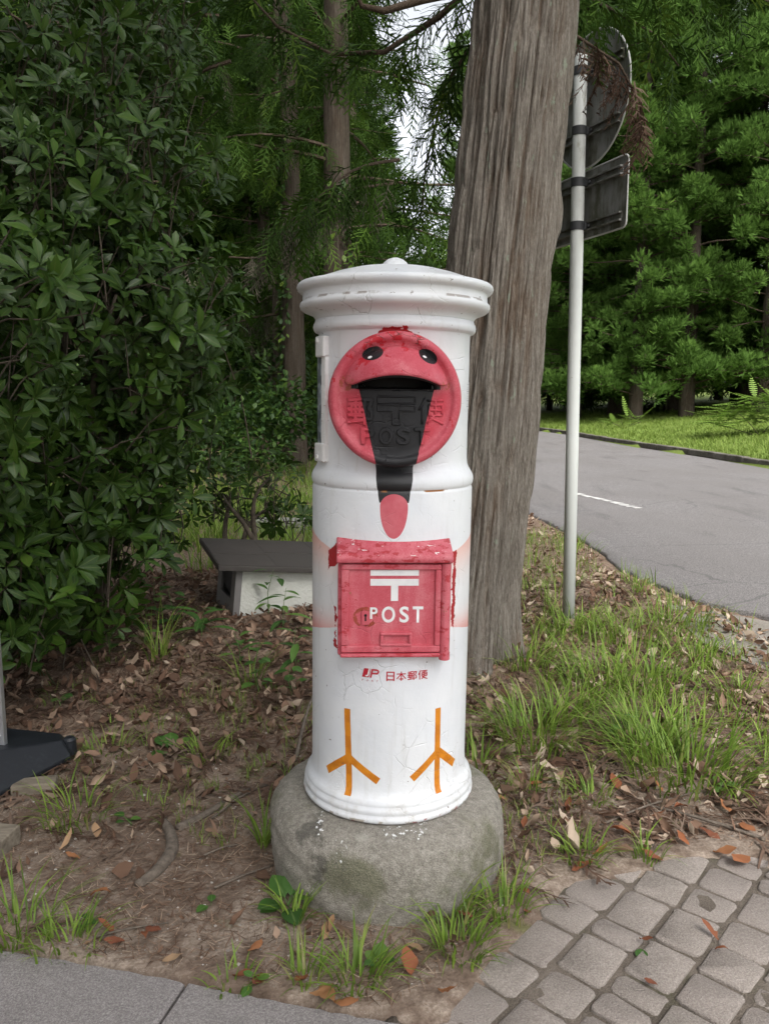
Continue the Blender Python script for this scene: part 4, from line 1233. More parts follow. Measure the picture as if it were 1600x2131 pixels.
for i, (x, y, sc) in enumerate([(-6.2, 20.5, 1.0), (-9.0, 18.5, 1.0), (-1.3, 25.0, .95), (-4.4, 27.5, 1.1), (-7.6, 25, 1.1), (-11.5, 24, 1.2), (-14.5, 19, 1.2), (-9.6, 32, 1.3), (-13.5, 31, 1.3), (-2.4, 33, 1.2), (-6.2, 34, 1.3), (-0.6, 37, .9), (-17, 26, 1.3), (-11.5, 11.5, 1.0), (-8.6, 13.0, .9), (-15, 13, 1.1), (2.2, 42, .62), (3.6, 44, .6), (0.9, 31, .42)]):
    r = copy_tree(woodC, on_ground(x, y), i * 1.3 + .4, sc)
    tag(r, 'low-branched cedar deep in the dark wood left of the post box', 'tree', 'low-branched cedars deep in the wood')
wood_spots = [(-1.02, 14.6, 0.6, 'thin cedar trunk half hidden behind the ivy-clad trunk'),
              (-2.9, 20.0, .9, 'far cedar trunk in the gap right of the leafy shrub'), (-4.6, 12.0, 1.0, 'cedar hidden behind the shrub with drooping sprays over it'),
              (-5.2, 17.5, 1.0, 'deep wood cedar left of the far trunk behind the shrub'), (-2.2, 17.0, .9, None), (-3.7, 24.0, 1.0, None), (-7.4, 14.5, 1.1, None), (-8.3, 20, 1.1, None),
              (-0.9, 22.5, 1.0, None), (-6.3, 26, 1.1, None), (-2.0, 29, 1.1, None), (-9.5, 28, 1.2, None), (-4.6, 32, 1.2, None), (-12, 22, 1.2, None), (-11, 14, 1.1, None), (-0.2, 33, .62, None), (1.9, 38, .42, None), (-6.8, 9.2, 1.0, None)]
for i, (x, y, sc, lab) in enumerate(wood_spots):
    r = copy_tree(woodA if i % 2 else woodB, on_ground(x, y), i * 1.7, sc)
    tag(r, lab or 'cedar standing far back in the dark wood behind the shrub and post box', 'tree', 'cedars of the dark wood')

for i, (x, y, sc) in enumerate([(-3.9, 1.2, 1.0), (-4.6, -2.2, 1.1), (-6.5, 4.2, 1.1), (-7.5, -0.5, 1.1), (0.9, -2.3, 1.25), (-1.9, -3.6, 1.2)]):  # unseen cedars, added only to shade the shrub and the box
    r = copy_tree(woodA if i % 2 else woodB, on_ground(x, y), i * 2.3 + .2, sc)
    tag(r, 'unseen cedar added outside the picture to shade the shrub and post box', 'tree', 'unseen cedars added for shade')
# bright cedars on the bank across the road: tufted crowns
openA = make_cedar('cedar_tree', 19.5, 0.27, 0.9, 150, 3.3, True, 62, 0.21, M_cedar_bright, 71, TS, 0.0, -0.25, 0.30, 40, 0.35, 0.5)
openA.location = on_ground(9.8, 31.5)
openB = copy_tree(openA, on_ground(11.6, 31.0), 2.6, 1.06)
tag(openA, 'tufted green cedar with thick dark bole at the lawn edge, nearest the sign post', 'tree', 'cedars across the road')
tag(openB, 'tufted green cedar with forked grey bole in the middle of the lawn edge', 'tree', 'cedars across the road')
os_ = [(13.9, 29.6, 1.0, 'tufted cedar at the right edge of the picture above the pale fern'), (8.5, 36.0, 1.0, 'tufted cedar showing just right of the sign plates'), (16.2, 29.5, 1.05, None), (12.6, 35.5, 1.1, None), (10.4, 36.5, 1.1, None), (15.2, 34, 1.1, None),
       (18.5, 31, 1.1, None), (7.2, 42, 1.05, None), (10.0, 43, 1.15, None), (13.0, 42, 1.2, None), (17, 39, 1.2, None), (20.5, 35, 1.2, None), (18.5, 25, 1.0, None), (22, 29, 1.1, None), (5.2, 50, 1.1, None), (9, 50, 1.2, None)]
for i, (x, y, sc, lab) in enumerate(os_):
    r = copy_tree(openA if i % 2 else openB, on_ground(x, y), 0.9 + i * 2.1, sc)
    tag(r, lab or 'green cedar crowding behind the first row across the road', 'tree', 'cedars across the road')

for i, (x, y, sc) in enumerate([(9.4, 46, .9), (12, 47, 1.0), (15.5, 45, 1.1), (19, 46, 1.2), (11.4, 40, .8), (14.6, 38.5, .8), (18.5, 38, 1.0), (23, 38, 1.1), (7.0, 47, .9), (25, 44, 1.2)]):
    r = copy_tree(woodC, on_ground(x, y), i * 1.9, sc)
    tag(r, 'low dark cedar filling the wood behind the tufted cedars across the road', 'tree', 'low cedars behind the tufted row')

# ================================================================== LEAFY SHRUBS
def leaf_template(wfun, nseg=6, fold=0.12, curl=0.18, petiole=0.08):
    V = []; F = []; rib = []
    for i in range(nseg + 1):
        t = i / nseg; w = wfun(t); y = petiole + (1 - petiole) * t; z = -curl * t * t + 0.05 * t
        V += [(-w, y, z + fold * w), (0, y, z), (w, y, z + fold * w)]; rib += [1, 0, 1]
    for i in range(nseg):
        F += [(3*i, 3*i+1, 3*i+4, 3*i+3), (3*i+1, 3*i+2, 3*i+5, 3*i+4)]
    return np.array(V, float), np.array(F), np.array(rib, float)
obov = lambda t: 0.012 + 0.165 * math.sin(math.pi * min(t, 1) ** 1.45) ** 0.9 * (1 if t < .98 else 0.3)
LF = leaf_template(obov, 4, 0.25, 0.22)
M_leaf = leaf_mat('glossy_leaf', [(0.0, (0.016, 0.036, 0.006)), (0.5, (0.030, 0.068, 0.010)), (0.88, (0.054, 0.108, 0.014)), (1.0, (0.15, 0.19, 0.025))], 0.36, 0.25, (0.09, 0.12, 0.03), 0.26)
M_leaf_o = leaf_mat('glossy_leaf_single', [(0.0, (0.018, 0.040, 0.007)), (0.5, (0.034, 0.076, 0.011)), (0.9, (0.058, 0.116, 0.015)), (1.0, (0.09, 0.13, 0.025))], 0.34, 0.25, (0.09, 0.12, 0.03), 0.28, obj_random=True)
g = G('shrub_stem'); P = g.geo()
M_stem = g.done(g.ramp(g.noise(P, 30, 3), [(0.3, (0.035, 0.026, 0.018)), (0.7, (0.09, 0.07, 0.05))]), 0.9, g.bump(g.noise(P, 80, 3), 0.5, 0.004))
LFM = mesh_np('leaf', LF[0], LF[1], True, rib=LF[2]); LFM.materials.append(M_leaf_o)

def whorls(lobes, dens, lsize, seed, nleaf=(5, 9), shell=0.55, face=(0.05, -0.20, 0.40)):
    """leaf whorls through several rounded masses -> arrays of leaf positions, directions, sizes, plus whorl nodes"""
    q = np.random.default_rng(seed); W = []; D = []
    for (c, r) in lobes:
        n = int(dens * (r[0] * r[1] + r[1] * r[2] + r[0] * r[2]) * 4)
        d = q.normal(size=(n, 3)); d /= np.linalg.norm(d, axis=1, keepdims=True)
        rad = shell + (1 - shell) * q.random(n) ** 0.7
        p = np.array(c) + d * np.array(r) * rad[:, None] * (1 + 0.12 * np.sin(d[:, :1] * 7 + d[:, 2:] * 5))
        W.append(p); D.append(d * 0.8 + np.array(face) + 0.45 * q.normal(size=(n, 3)))
    W = np.concatenate(W); D = np.concatenate(D)
    keep = W[:, 2] > 0.12
    W, D = W[keep], D[keep]
    D /= np.linalg.norm(D, axis=1, keepdims=True)
    Pl = []; Dl = []; Sl = []; Nl = []; Tl = []
    for w, d in zip(W, D):
        n = q.integers(*nleaf)
        up = np.array((0, 0, 1.0)) if abs(d[2]) < .9 else np.array((1.0, 0, 0))
        a = np.cross(d, up); a /= np.linalg.norm(a); b = np.cross(d, a)
        ph = q.uniform(0, 6.28); wt = q.random(); s0 = lsize * q.uniform(0.55, 1.3)
        for k in range(n):
            an = ph + k * 2.399; op = 0.35 + 0.35 * (k % 3) / 2 + q.uniform(-.1, .1)
            dd = d * (1 - op) + (a * math.cos(an) + b * math.sin(an)) * (0.55 + op * 0.6)
            Pl.append(w + d * 0.004 * k); Dl.append(dd); Nl.append(d); Sl.append(s0 * q.uniform(0.75, 1.1)); Tl.append(0.55 * wt + 0.4 * q.random())
    Dl = np.array(Dl); Dl /= np.linalg.norm(Dl, axis=1, keepdims=True); Nl = np.array(Nl)
    Xl = np.cross(Dl, Nl); Xl /= np.linalg.norm(Xl, axis=1, keepdims=True) + 1e-9
    Zl = np.cross(Xl, Dl)
    return np.array(Pl), np.stack([Xl, Dl, Zl], 2), np.array(Sl), np.array(Tl), W, D
def shrub(name, base, lobes, dens, lsize, seed, label, singles, stems, group=None, face=(0.05, -0.20, 0.40), shell=.55):
    root = empty(name, base); tag(root, label, 'shrub', group)
    Pl, Ml, Sl, Tl, W, D = whorls(lobes, dens, lsize, seed, face=face, shell=shell)
    B = np.array(base)
    # the leaves that show largest become single parts
    if singles:
        px_ = Pl - np.array((0, 0, 1.21))
        vis = (np.abs(px_[:, 0] / np.clip(px_[:, 1], .1, None)) < 0.50) & (px_[:, 1] > 1.0)
        score = np.where(vis, Sl / np.linalg.norm(px_, axis=1), 0)
        top = np.argsort(-score)[:singles]
        for i in top:
            o = bpy.data.objects.new('leaf', LFM); COL.objects.link(o); o.parent = root
            m = Matrix([[*(Ml[i][r] * Sl[i]), Pl[i][r] - B[r]] for r in range(3)] + [[0, 0, 0, 1]])
            o.matrix_local = m
        rest = np.ones(len(Pl), bool); rest[top] = False
    else: rest = np.ones(len(Pl), bool)
    V, F, ti, ri = scatter(LF[0], LF[1], Pl[rest] - B, Ml[rest], Sl[rest], Tl[rest], LF[2])
    o = obj('foliage', mesh_np(name + '_foliage', V, F, True, ti, ri), M_leaf, root); stuff(o)
    # twigs behind each whorl and main stems
    q = random.Random(seed); mb = MB()
    cen = [Vector(c) for c, r in lobes]
    for w, d in zip(W[::2], D[::2]):
        w = Vector(w) - Vector(base); d = Vector(d)
        mb.tube([w, w - d * .10 + Vector((0, 0, -.02)), w - d * .22 + Vector((0, 0, -.09))], [.0022, .003, .004], 4)
    stuff(mb.build('twigs', M_stem, root))
    for k in range(stems):
        c, r = lobes[k % len(lobes)]
        tgt = Vector(c) - Vector(base) + Vector((q.uniform(-.5, .5) * r[0], q.uniform(-.3, .5) * r[1], q.uniform(-.1, .6) * r[2]))
        b0 = Vector((q.uniform(-.2, .2), q.uniform(-.15, .15), -.05))
        pts = [b0.lerp(tgt, t) + Vector((math.sin(t * 5 + k) * .05, math.cos(t * 4 + k) * .05, .12 * math.sin(t * 3.1))) for t in np.linspace(0, 1, 8)]
        MB().tube(pts, [.026 * (1 - .75 * t) for t in np.linspace(0, 1, 8)], 7).build('stem', M_stem, root, smooth=True)
    return root
print('shrubs')
shrub('evergreen_shrub', (-1.65, 3.75, 0.0), [((-1.78, 3.95, 1.25), (1.05, 1.0, .95)), ((-1.42, 3.62, 1.50), (.74, .7, .62)), ((-1.95, 4.2, 2.3), (1.15, .9, .75)), ((-1.52, 3.75, 0.80), (.62, .55, .42)), ((-1.75, 3.45, .50), (.75, .5, .42)), ((-1.55, 3.7, 2.05), (.72, .6, .5))],
      92, .090, 5, 'tall dark evergreen shrub with glossy whorled leaves filling the left side', 300, 9)
shrub('evergreen_shrub', (-1.75, 2.75, 0.0), [((-1.52, 2.75, 1.42), (.50, .40, .42)), ((-1.60, 2.8, .95), (.45, .38, .40)), ((-1.65, 2.9, .45), (.48, .36, .36))],
      80, .100, 6, 'nearer evergreen shrub with the largest leaves at the left edge', 200, 4)
shrub('evergreen_shrub', (-2.4, 4.6, 0.0), [((-2.3, 4.4, 3.1), (1.3, 1.0, .75)), ((-1.7, 4.7, 2.9), (.8, .8, .55)), ((-2.9, 4.6, 2.0), (1.0, .9, .9))],
      48, .092, 8, 'upper boughs of shaded evergreen reaching the top left corner', 0, 5)
shrub('sapling', (-0.92, 4.95, 0.0), [((-0.98, 5.15, .60), (.28, .22, .20)), ((-0.72, 5.0, .72), (.18, .2, .16)), ((-0.66, 5.25, .46), (.24, .2, .12))],
      58, .085, 9, 'young evergreen sapling with open leaves behind the small roofed housing', 0, 4, shell=.3)

# understory bushes in the wood
rnd_leaf = leaf_template(lambda t: 0.02 + 0.24 * math.sin(math.pi * min(t, 1)) ** 0.8 * (1 if t < .98 else .2), 4, .15, .15)
M_bushleaf = leaf_mat('bush_leaf', [(0.0, (0.020, 0.050, 0.012)), (0.5, (0.042, 0.098, 0.020)), (0.85, (0.085, 0.16, 0.028)), (1.0, (0.16, 0.24, 0.04))], 0.5, 0.3, None, 0.35)
def bush(name, lobes, n, size, seed, label, group, mat_=None, loc=(0, 0, 0)):
    root = empty(name, loc); tag(root, label, 'bush', group)
    q = np.random.default_rng(seed); P_ = []; D_ = []
    for c, r in lobes:
        k = int(n * r[0] * r[2] / sum(l[1][0] * l[1][2] for l in lobes))
        d = q.normal(size=(k, 3)); d /= np.linalg.norm(d, axis=1, keepdims=True)
        P_.append(np.array(c) + d * np.array(r) * (0.35 + .65 * q.random((k, 1)) ** .5) * (1 + .2 * np.sin(d[:, :1] * 9 + d[:, 2:] * 7)))
        D_.append(d * .6 + q.normal(size=(k, 3)) * .5 + np.array((0, 0, -.1)))
    P_ = np.concatenate(P_); D_ = np.concatenate(D_)
    k = P_[:, 2] > 0.02; P_, D_ = P_[k], D_[k]
    V, F, ti, _ = scatter(rnd_leaf[0], rnd_leaf[1], P_, rot_from_dir(D_, q.uniform(-1, 1, len(P_))), size * q.uniform(.6, 1.3, len(P_)), q.random(len(P_)))
    stuff(obj('foliage', mesh_np(name + '_f', V, F, True, ti), mat_ or M_bushleaf, root))
    qq = random.Random(seed)
    for i in range(3):
        c, r = lobes[i % len(lobes)]
        MB().tube([(qq.uniform(-.1, .1), 0, -.1), (c[0] * .5, c[1] * .5, c[2] * .5), c], [.02, .015, .006], 5).build('stem', M_stem, root)
    return root
bA = bush('woodland_bush', [((0, 0, .55), (.75, .6, .6)), ((.5, .1, .9), (.5, .5, .5)), ((-.5, 0, .4), (.6, .5, .45))], 2600, .10, 31, 'leafy green bush at the foot of the ivy-clad trunk', 'woodland bushes', loc=on_ground(-1.95, 11.6))
bB = bush('woodland_bush', [((0, 0, .9), (.9, .7, .9)), ((.3, .1, 1.7), (.6, .5, .6)), ((-.6, 0, .6), (.7, .6, .55))], 3200, .12, 32, 'tall loose bush in the gap between shrub and ivy-clad trunk', 'woodland bushes', loc=on_ground(-2.75, 14.0))
for i, (x, y, sc) in enumerate([(-0.35, 14.0, 1.0), (0.9, 16.5, 1.1), (-1.6, 17.5, 1.3), (-3.6, 16.5, 1.4), (-3.3, 9.8, .8), (-4.4, 12.8, 1.2), (-5.4, 10.0, 1.3), (0.4, 21, 1.5), (-2.6, 22, 1.7), (-5.2, 20, 1.7), (-6.7, 15, 1.4), (-8, 11, 1.5), (1.3, 28, 2.0), (-0.8, 28, 2.0), (-4.2, 29, 2.2), (-7.5, 30, 2.4), (-10, 20, 2.0), (2.2, 36, 2.4), (-11, 27, 2.4), (3.2, 42, 2.6), (-13, 16, 2.0), (4.2, 40, 2.2)]):
    r = copy_tree(bA if i % 2 else bB, on_ground(x, y), i * 1.1, sc)
    tag(r, 'shadowed bush in the undergrowth of the wood behind the post box', 'bush', 'undergrowth bushes of the wood')

# ivy on the two trunks behind the box
M_ivy = leaf_mat('ivy_leaf', [(0.0, (0.022, 0.055, 0.014)), (0.6, (0.055, 0.12, 0.022)), (1.0, (0.17, 0.25, 0.035))], 0.5, 0.3)
def ivy(parent, rad, n, z0, z1, a0, a1, size, seed):
    q = np.random.default_rng(seed)
    z = q.uniform(z0, z1, n); a = q.uniform(a0, a1, n) + .3 * np.sin(z * 3)
    r = rad * (1 - z / 20) + q.uniform(.0, .06, n)
    P_ = np.stack([r * np.sin(a), -r * np.cos(a), z], 1); D_ = np.stack([np.sin(a) * .5, -np.cos(a) * .5, -np.ones(n) * .7], 1) + q.normal(size=(n, 3)) * .4
    V, F, ti, _ = scatter(rnd_leaf[0], rnd_leaf[1], P_, rot_from_dir(D_), size * q.uniform(.6, 1.3, n), q.random(n))
    return stuff(obj('ivy', mesh_np('ivy', V, F, True, ti), M_ivy, parent))
ivy(woodB, .21, 700, .5, 6.5, -2.9 - 2.0, -.4 - 2.0, .11, 3)
ivy(woodA, .22, 260, .3, 4.0, -.2 - .6, 1.6 - .6, .10, 4)

# ================================================================== ROAD SIGN SEEN FROM BEHIND
g = G('white_pole_paint'); P = g.geo(); n1 = g.noise(g.vmul(P, (1, 1, .25)), 30, 4, .65)
zc = g.xyz(P)[2]
c = g.mix(n1.ss(.55, .75) * zc.ss(1.8, 2.4) * .8, (.60, .62, .60), (.30, .29, .23))
c = g.mix(g.noise(P, 60, 3).gt(.72) * .5, c, (.34, .30, .24))
M_pole = g.done(c, .45, g.bump(n1, .2, .003), spec=.4)
g = G('dirty_sign_back'); P = g.geo(); n1 = g.noise(g.vmul(P, (1, 1, .22)), 22, 4, .65); n2 = g.noise(P, 7, 4, .6)
c = g.mix((n1 * .5 + n2 * .5).ss(.40, .62), (.26, .26, .255), (.085, .085, .055))
M_signback = g.done(c, .6, g.bump(n1, .2, .002), metal=.25)
g = G('sign_edge'); M_edge = g.done((.50, .50, .48), .5)
g = G('sign_front'); M_front = g.done((.72, .72, .72), .4)
g = G('black_band'); M_band = g.done((.035, .037, .04), .6)
sign = empty('road_sign', (1.017, 4.30, gz1(1.017, 4.3)))
tag(sign, 'white sign post with weathered round and square plates seen from behind', 'road sign')
zb = -gz1(1.017, 4.3)
tip = Vector((-.030, 0, 2.94))
def pole_at(z): return Vector((tip.x * z / 2.94, 0, z))
mbp = MB(); mbp.tube([pole_at(-.2), pole_at(1.0), pole_at(2.0), pole_at(2.93), pole_at(2.94)], [.0335, .0335, .0335, .0335, .029], 28)
mbp.build('pole', M_pole, sign, smooth=True).data.polygons.foreach_set
du = Vector((.37, -.929, 0)); dn_ = Vector((.929, .37, 0))      # along the plates; away from the pole
def plate_obj(name, outline_pts, zc_, off):
    n = len(outline_pts); c = pole_at(zc_) + dn_ * off
    V = [c + du * u + Vector((0, 0, w)) for u, w in outline_pts] + [c + du * u + Vector((0, 0, w)) + dn_ * .003 for u, w in outline_pts]
    F = [tuple(range(n)), tuple(range(2*n-1, n-1, -1))] + [(i, n+i, n+(i+1) % n, (i+1) % n) for i in range(n)]
    o = MB().add(V, F).build(name, M_signback, sign)
    pr_ = [c + du * u + Vector((0, 0, w)) + dn_ * .0 for u, w in outline_pts]
    MB().tube(pr_, .0045, 6, True).build('plate_rim', M_edge, o, smooth=True)
    return o
circ = [(.315 * math.cos(2*math.pi*i/72), .325 * math.sin(2*math.pi*i/72)) for i in range(72)]
pr1 = plate_obj('round_plate', circ, 2.73, .062); pr1['label'] = 'round plate on the sign post, grey-green with grime'
rcx = []
for cx, cz, a0 in ((.29, .142, 0), (-.29, .142, 90), (-.29, -.142, 180), (.29, -.142, 270)):
    rcx += [(cx + .028 * math.cos(R(a0 + 30*k)), cz + .028 * math.sin(R(a0 + 30*k))) for k in range(4)]
pr2 = plate_obj('square_plate', rcx, 2.222, .062); pr2['label'] = 'lower rectangular plate with rounded corners'
rotp = Matrix([[du.x, dn_.x, 0], [du.y, dn_.y, 0], [0, 0, 1]])
for par, zz_, half in ((pr1, 2.86, .265), (pr1, 2.575, .255), (pr2, 2.325, .285), (pr2, 2.110, .285)):
    c = pole_at(zz_) + dn_ * .050
    mb = MB()
    for w in (-.018, .018): mb.box(c + Vector((0, 0, w)), (half * 2, .020, .008), rotp)
    mb.box(c + dn_ * .008, (half * 2, .004, .052), rotp)
    mb.build('rail', M_signback, par)
    mb = MB()
    pc = pole_at(zz_)
    mb.lathe([(.0350, -.022), (.0372, -.021), (.0372, .021), (.0350, .022)], 28, pc)
    mb.box(pc + dn_ * .044 + du * .016, (.02, .03, .036), rotp)
    mb.build('band_clamp', M_band, sign, smooth=False)
    MB().lathe([(.0001, .006), (.006, .006), (.006, -.006), (.0001, -.006)], 8, pc + du * .045 + dn_ * .038).build('bolt', M_band, sign)

# ================================================================== SMALL ROOFED HOUSING
hx, hy = -.845, 4.33
hou = empty('utility_housing', (hx, hy, gz1(hx, hy) - 0.01), (0, R(6.0), R(23)))
tag(hou, 'small white walled housing with sloping dark roof under the shrub', 'housing')
g = G('stucco_panel'); P = g.geo(); n1 = g.noise(P, 55, 3, .6); n2 = g.noise(P, 4, 3)
M_stucco = g.done(g.mix(n2.ss(.45, .75) * .4, (.56, .565, .52), (.36, .37, .31)), .85, g.bump(n1, .8, .008), spec=.2)
g = G('roof_sheet'); P = g.geo(); n1 = g.noise(P, 14, 4, .6)
M_roof = g.done(g.mix(g.orand() * .5, g.mix(n1, (.042, .035, .031), (.066, .057, .051)), (.048, .043, .038)), .7, g.bump(g.noise(P, 120, 3), .15, .002))
g = G('housing_trim'); M_trim = g.done(g.mix(g.noise(g.geo(), 20, 3), (.13, .125, .12), (.19, .18, .175)), .6)
HW, HD, HF, HB = .78, .46, .295, .325     # width, depth, front and back wall heights
MB().add([(0, 0, -.06), (HW, 0, -.06), (HW, 0, HF), (0, 0, HF), (0, .012, -.06), (HW, .012, -.06), (HW, .012, HF), (0, .012, HF)],
         ((0,1,2,3),(4,7,6,5),(3,2,6,7),(0,3,7,4),(1,5,6,2))).build('front_wall', M_stucco, hou)
MB().box((.014, -.006, HF / 2 - .03), (.036, .010, HF + .06)).build('corner_trim', M_trim, hou)
MB().box((HW - .014, -.006, HF / 2 - .03), (.036, .010, HF + .06)).build('corner_trim', M_trim, hou)
# left side wall with an opening
y0, y1, w0, w1 = .0, HD, .10, .36
sw = MB()
def sw_z(y): return HF + (HB - HF) * y / HD
for ya, yb, za, zb2 in ((y0, w0, -.06, None), (w1, y1, -.06, None), (w0, w1, -.06, .10), (w0, w1, .27, None)):
    ta = sw_z(ya) if zb2 is None else zb2; tb = sw_z(yb) if zb2 is None else zb2
    sw.add([(-.001, ya, za), (-.001, yb, za), (-.001, yb, tb), (-.001, ya, ta), (.012, ya, za), (.012, yb, za), (.012, yb, tb), (.012, ya, ta)], ((0,3,2,1),(4,5,6,7),(0,4,7,3),(1,2,6,5),(3,7,6,2),(0,1,5,4)))
sw.build('side_wall', M_trim, hou)
MB().add([(HW, 0.012, -.06), (HW, HD, -.06), (HW, HD, HB), (HW, .012, HF)], [(0, 1, 2, 3)]).build('side_wall', M_trim, hou)
MB().add([(0, HD, -.06), (HW, HD, -.06), (HW, HD, HB), (0, HD, HB)], [(0, 3, 2, 1)]).build('back_wall', M_trim, hou)
sl = math.atan2(HB - HF, HD)
roof = MB().add([(-.115, -.06, HF - .008), (HW + .09, -.06, HF - .008), (HW + .09, HD + .08, HB + .018), (-.115, HD + .08, HB + .018), (-.115, -.06, HF + .022), (HW + .09, -.06, HF + .022), (HW + .09, HD + .08, HB + .048), (-.115, HD + .08, HB + .048)],
         ((0,3,2,1),(4,5,6,7),(0,1,5,4),(1,2,6,5),(2,3,7,6),(3,0,4,7))).build('roof', M_roof, hou, bevel=.004)
nsh = 3
for k in range(nsh):        # lapped roof sheets
    xa = -.110 + (HW + .195) * k / nsh; xb = -.110 + (HW + .195) * (k + 1) / nsh - .002
    for j, (ta, tb) in enumerate(((0.0, .40 + .08 * (k % 3)), (.40 + .08 * (k % 3), 1.0))):
        ya = -.056 + (HD + .132) * ta; yb = -.056 + (HD + .132) * tb
        f = lambda y: HF + .022 + (HB - HF + .026) * (y + .06) / (HD + .14)
        zl = .003 + .004 * (1 - j); 
        MB().add([(xa, ya, f(ya) + .0015), (xb, ya, f(ya) + .0015), (xb, yb, f(yb) + .0015), (xa, yb, f(yb) + .0015), (xa, ya, f(ya) + .004 + .002 * (j == 1)), (xb, ya, f(ya) + .004 + .002 * (j == 1)), (xb, yb, f(yb) + .003), (xa, yb, f(yb) + .003)],
                 ((4,5,6,7),(0,1,5,4),(1,2,6,5),(2,3,7,6),(3,0,4,7))).build('roof_sheet', M_roof, roof)

# flat pale stone kerb deeper in the wood
g = G('pale_stone'); P = g.geo()
M_pale = g.done(g.mix(g.noise(P, 25, 4, .7).ss(.35, .65), (.20, .19, .17), (.34, .33, .31)), .9, g.bump(g.noise(P, 60, 3), .6, .006))
o = MB().box((-.72, 7.3, gz1(-.8, 7.3) + .045), (1.05, .26, .12), Matrix.Rotation(R(-4), 3, 'Z')).build('stone_kerb', M_pale, bevel=.015)
tag(o, 'pale grey stone kerb lying behind the housing beside the post box', 'kerb stone')

# ================================================================== BANNER STAND FOOT AT THE LEFT EDGE
g = G('black_plastic'); P = g.geo()
M_plastic = g.done(g.mix(g.noise(P, 30, 4, .7).ss(.5, .75) * .5, (.013, .015, .019), (.032, .036, .042)), .42, g.bump(g.noise(P, 160, 3), .2, .002), spec=.4)
g = G('aluminium'); M_alu = g.done((.50, .51, .53), .38, metal=.8)
st = empty('sign_stand', (-1.30, 2.42, gz1(-1.2, 2.4)), (0, 0, R(-4)))
tag(st, 'black plastic foot and aluminium leg of a sign stand at the left edge', 'sign stand')
V = [(-.36, -.34, .012), (.105, -.215, .012), (.235, .145, .012), (.20, .225, .012), (-.36, .27, .012),
     (-.36, -.335, .035), (.108, -.212, .034), (.238, .147, .032), (.203, .228, .032), (-.36, .275, .034),
     (-.36, -.16, .128), (.075, -.03, .120), (.200, .160, .078), (.17, .215, .078), (-.36, .20, .128)]
F = [(4,3,2,1,0)] + [(i, (i+1) % 5, 5+(i+1) % 5, 5+i) for i in range(5)] + [(5+i, 5+(i+1) % 5, 10+(i+1) % 5, 10+i) for i in range(5)] + [(10,11,12,13,14)]
MB().add(V, F).build('foot', M_plastic, st, bevel=.008, seg=3)
MB().tube([(-.36, -.345, .030), (.110, -.220, .030)], .007, 8).build('foot_lip', M_plastic, st, smooth=True)
MB().lathe([(.0001, .0), (.022, .0), (.022, .05), (.015, .058), (.0001, .058)], 16, (.215, .185, .02)).build('fill_cap', M_plastic, st)
MB().box((.045, .05, .33), (.05, .022, .50)).build('leg', M_alu, st, bevel=.003)
for z in (.14, .185): MB().lathe([(.0001, .004), (.004, .003), (.006, 0), (.006, -.004)], 10).build('rivet', M_alu, st, loc=(.055, .037, z)).rotation_euler = (R(90), 0, 0)
g = G('weathered_wood'); P = g.geo()
M_wood = g.done(g.ramp(g.noise(g.vmul(P, (.2, 1, 1)), 60, 4, .6), [(.3, (.10, .082, .06)), (.7, (.26, .22, .17))]), .9, g.bump(g.noise(g.vmul(P, (.15, 1, 1)), 90, 3), .5, .004))
for (x, y, d, rz_, lab) in ((-1.075, 2.035, (.12, .10, .055), -8, 'squared wooden block lying on the soil at the left edge'), (-1.095, 2.36, (.13, .06, .04), 14, 'flat wooden block tucked under the black stand foot')):
    o = MB().box((0, 0, d[2] / 2), d).build('wooden_block', M_wood, bevel=.005); o.location = (x, y, gz1(x, y) - .006); o.rotation_euler = (0, 0, R(rz_)); tag(o, lab, 'wooden block')

# ================================================================== GROUND LIFE
g = G('root_bark'); P = g.geo()
M_root = g.done(g.ramp(g.noise(P, 50, 4, .7), [(.3, (.07, .055, .042)), (.7, (.19, .155, .125))]), .95, g.bump(g.noise(g.vmul(P, (.4, .4, 1)), 70, 4), .9, .008))
def lay(pts, lift): return [(x, y, gz1(x, y) + lift) for x, y in pts]
def smooth_pts(p, n=5):
    p = [Vector(q) for q in p]; out = []
    for i in range(len(p) - 1):
        a, b, c, d = p[max(i-1, 0)], p[i], p[i+1], p[min(i+2, len(p)-1)]
        for k in range(n):
            t = k / n
            out.append(0.5 * ((2*b) + (c-a)*t + (2*a-5*b+4*c-d)*t*t + (3*b-a-3*c+d)*t**3))
    out.append(p[-1]); return out
pts = smooth_pts(lay([(-.640, 2.17), (-.602, 2.10), (-.578, 2.03), (-.576, 1.97), (-.592, 1.91), (-.62, 1.86)], .006))
o = MB().tube(pts, [.016 * (0.75 + .35 * math.sin(math.pi * i / (len(pts) - 1))) for i in range(len(pts))], 10).build('exposed_root', M_root, smooth=True); tag(o, 'curved bare root lying on the soil left of the stone base', 'root')
pts = smooth_pts(lay([(-.585, 2.12), (-.53, 2.20), (-.47, 2.29), (-.42, 2.36)], .005))
o = MB().tube(pts, [.014 * (1 - .6 * i / (len(pts) - 1)) for i in range(len(pts))], 8).build('exposed_root', M_root, smooth=True); tag(o, 'straight root with a twig end running towards the stone base', 'root')
tw = random.Random(3)
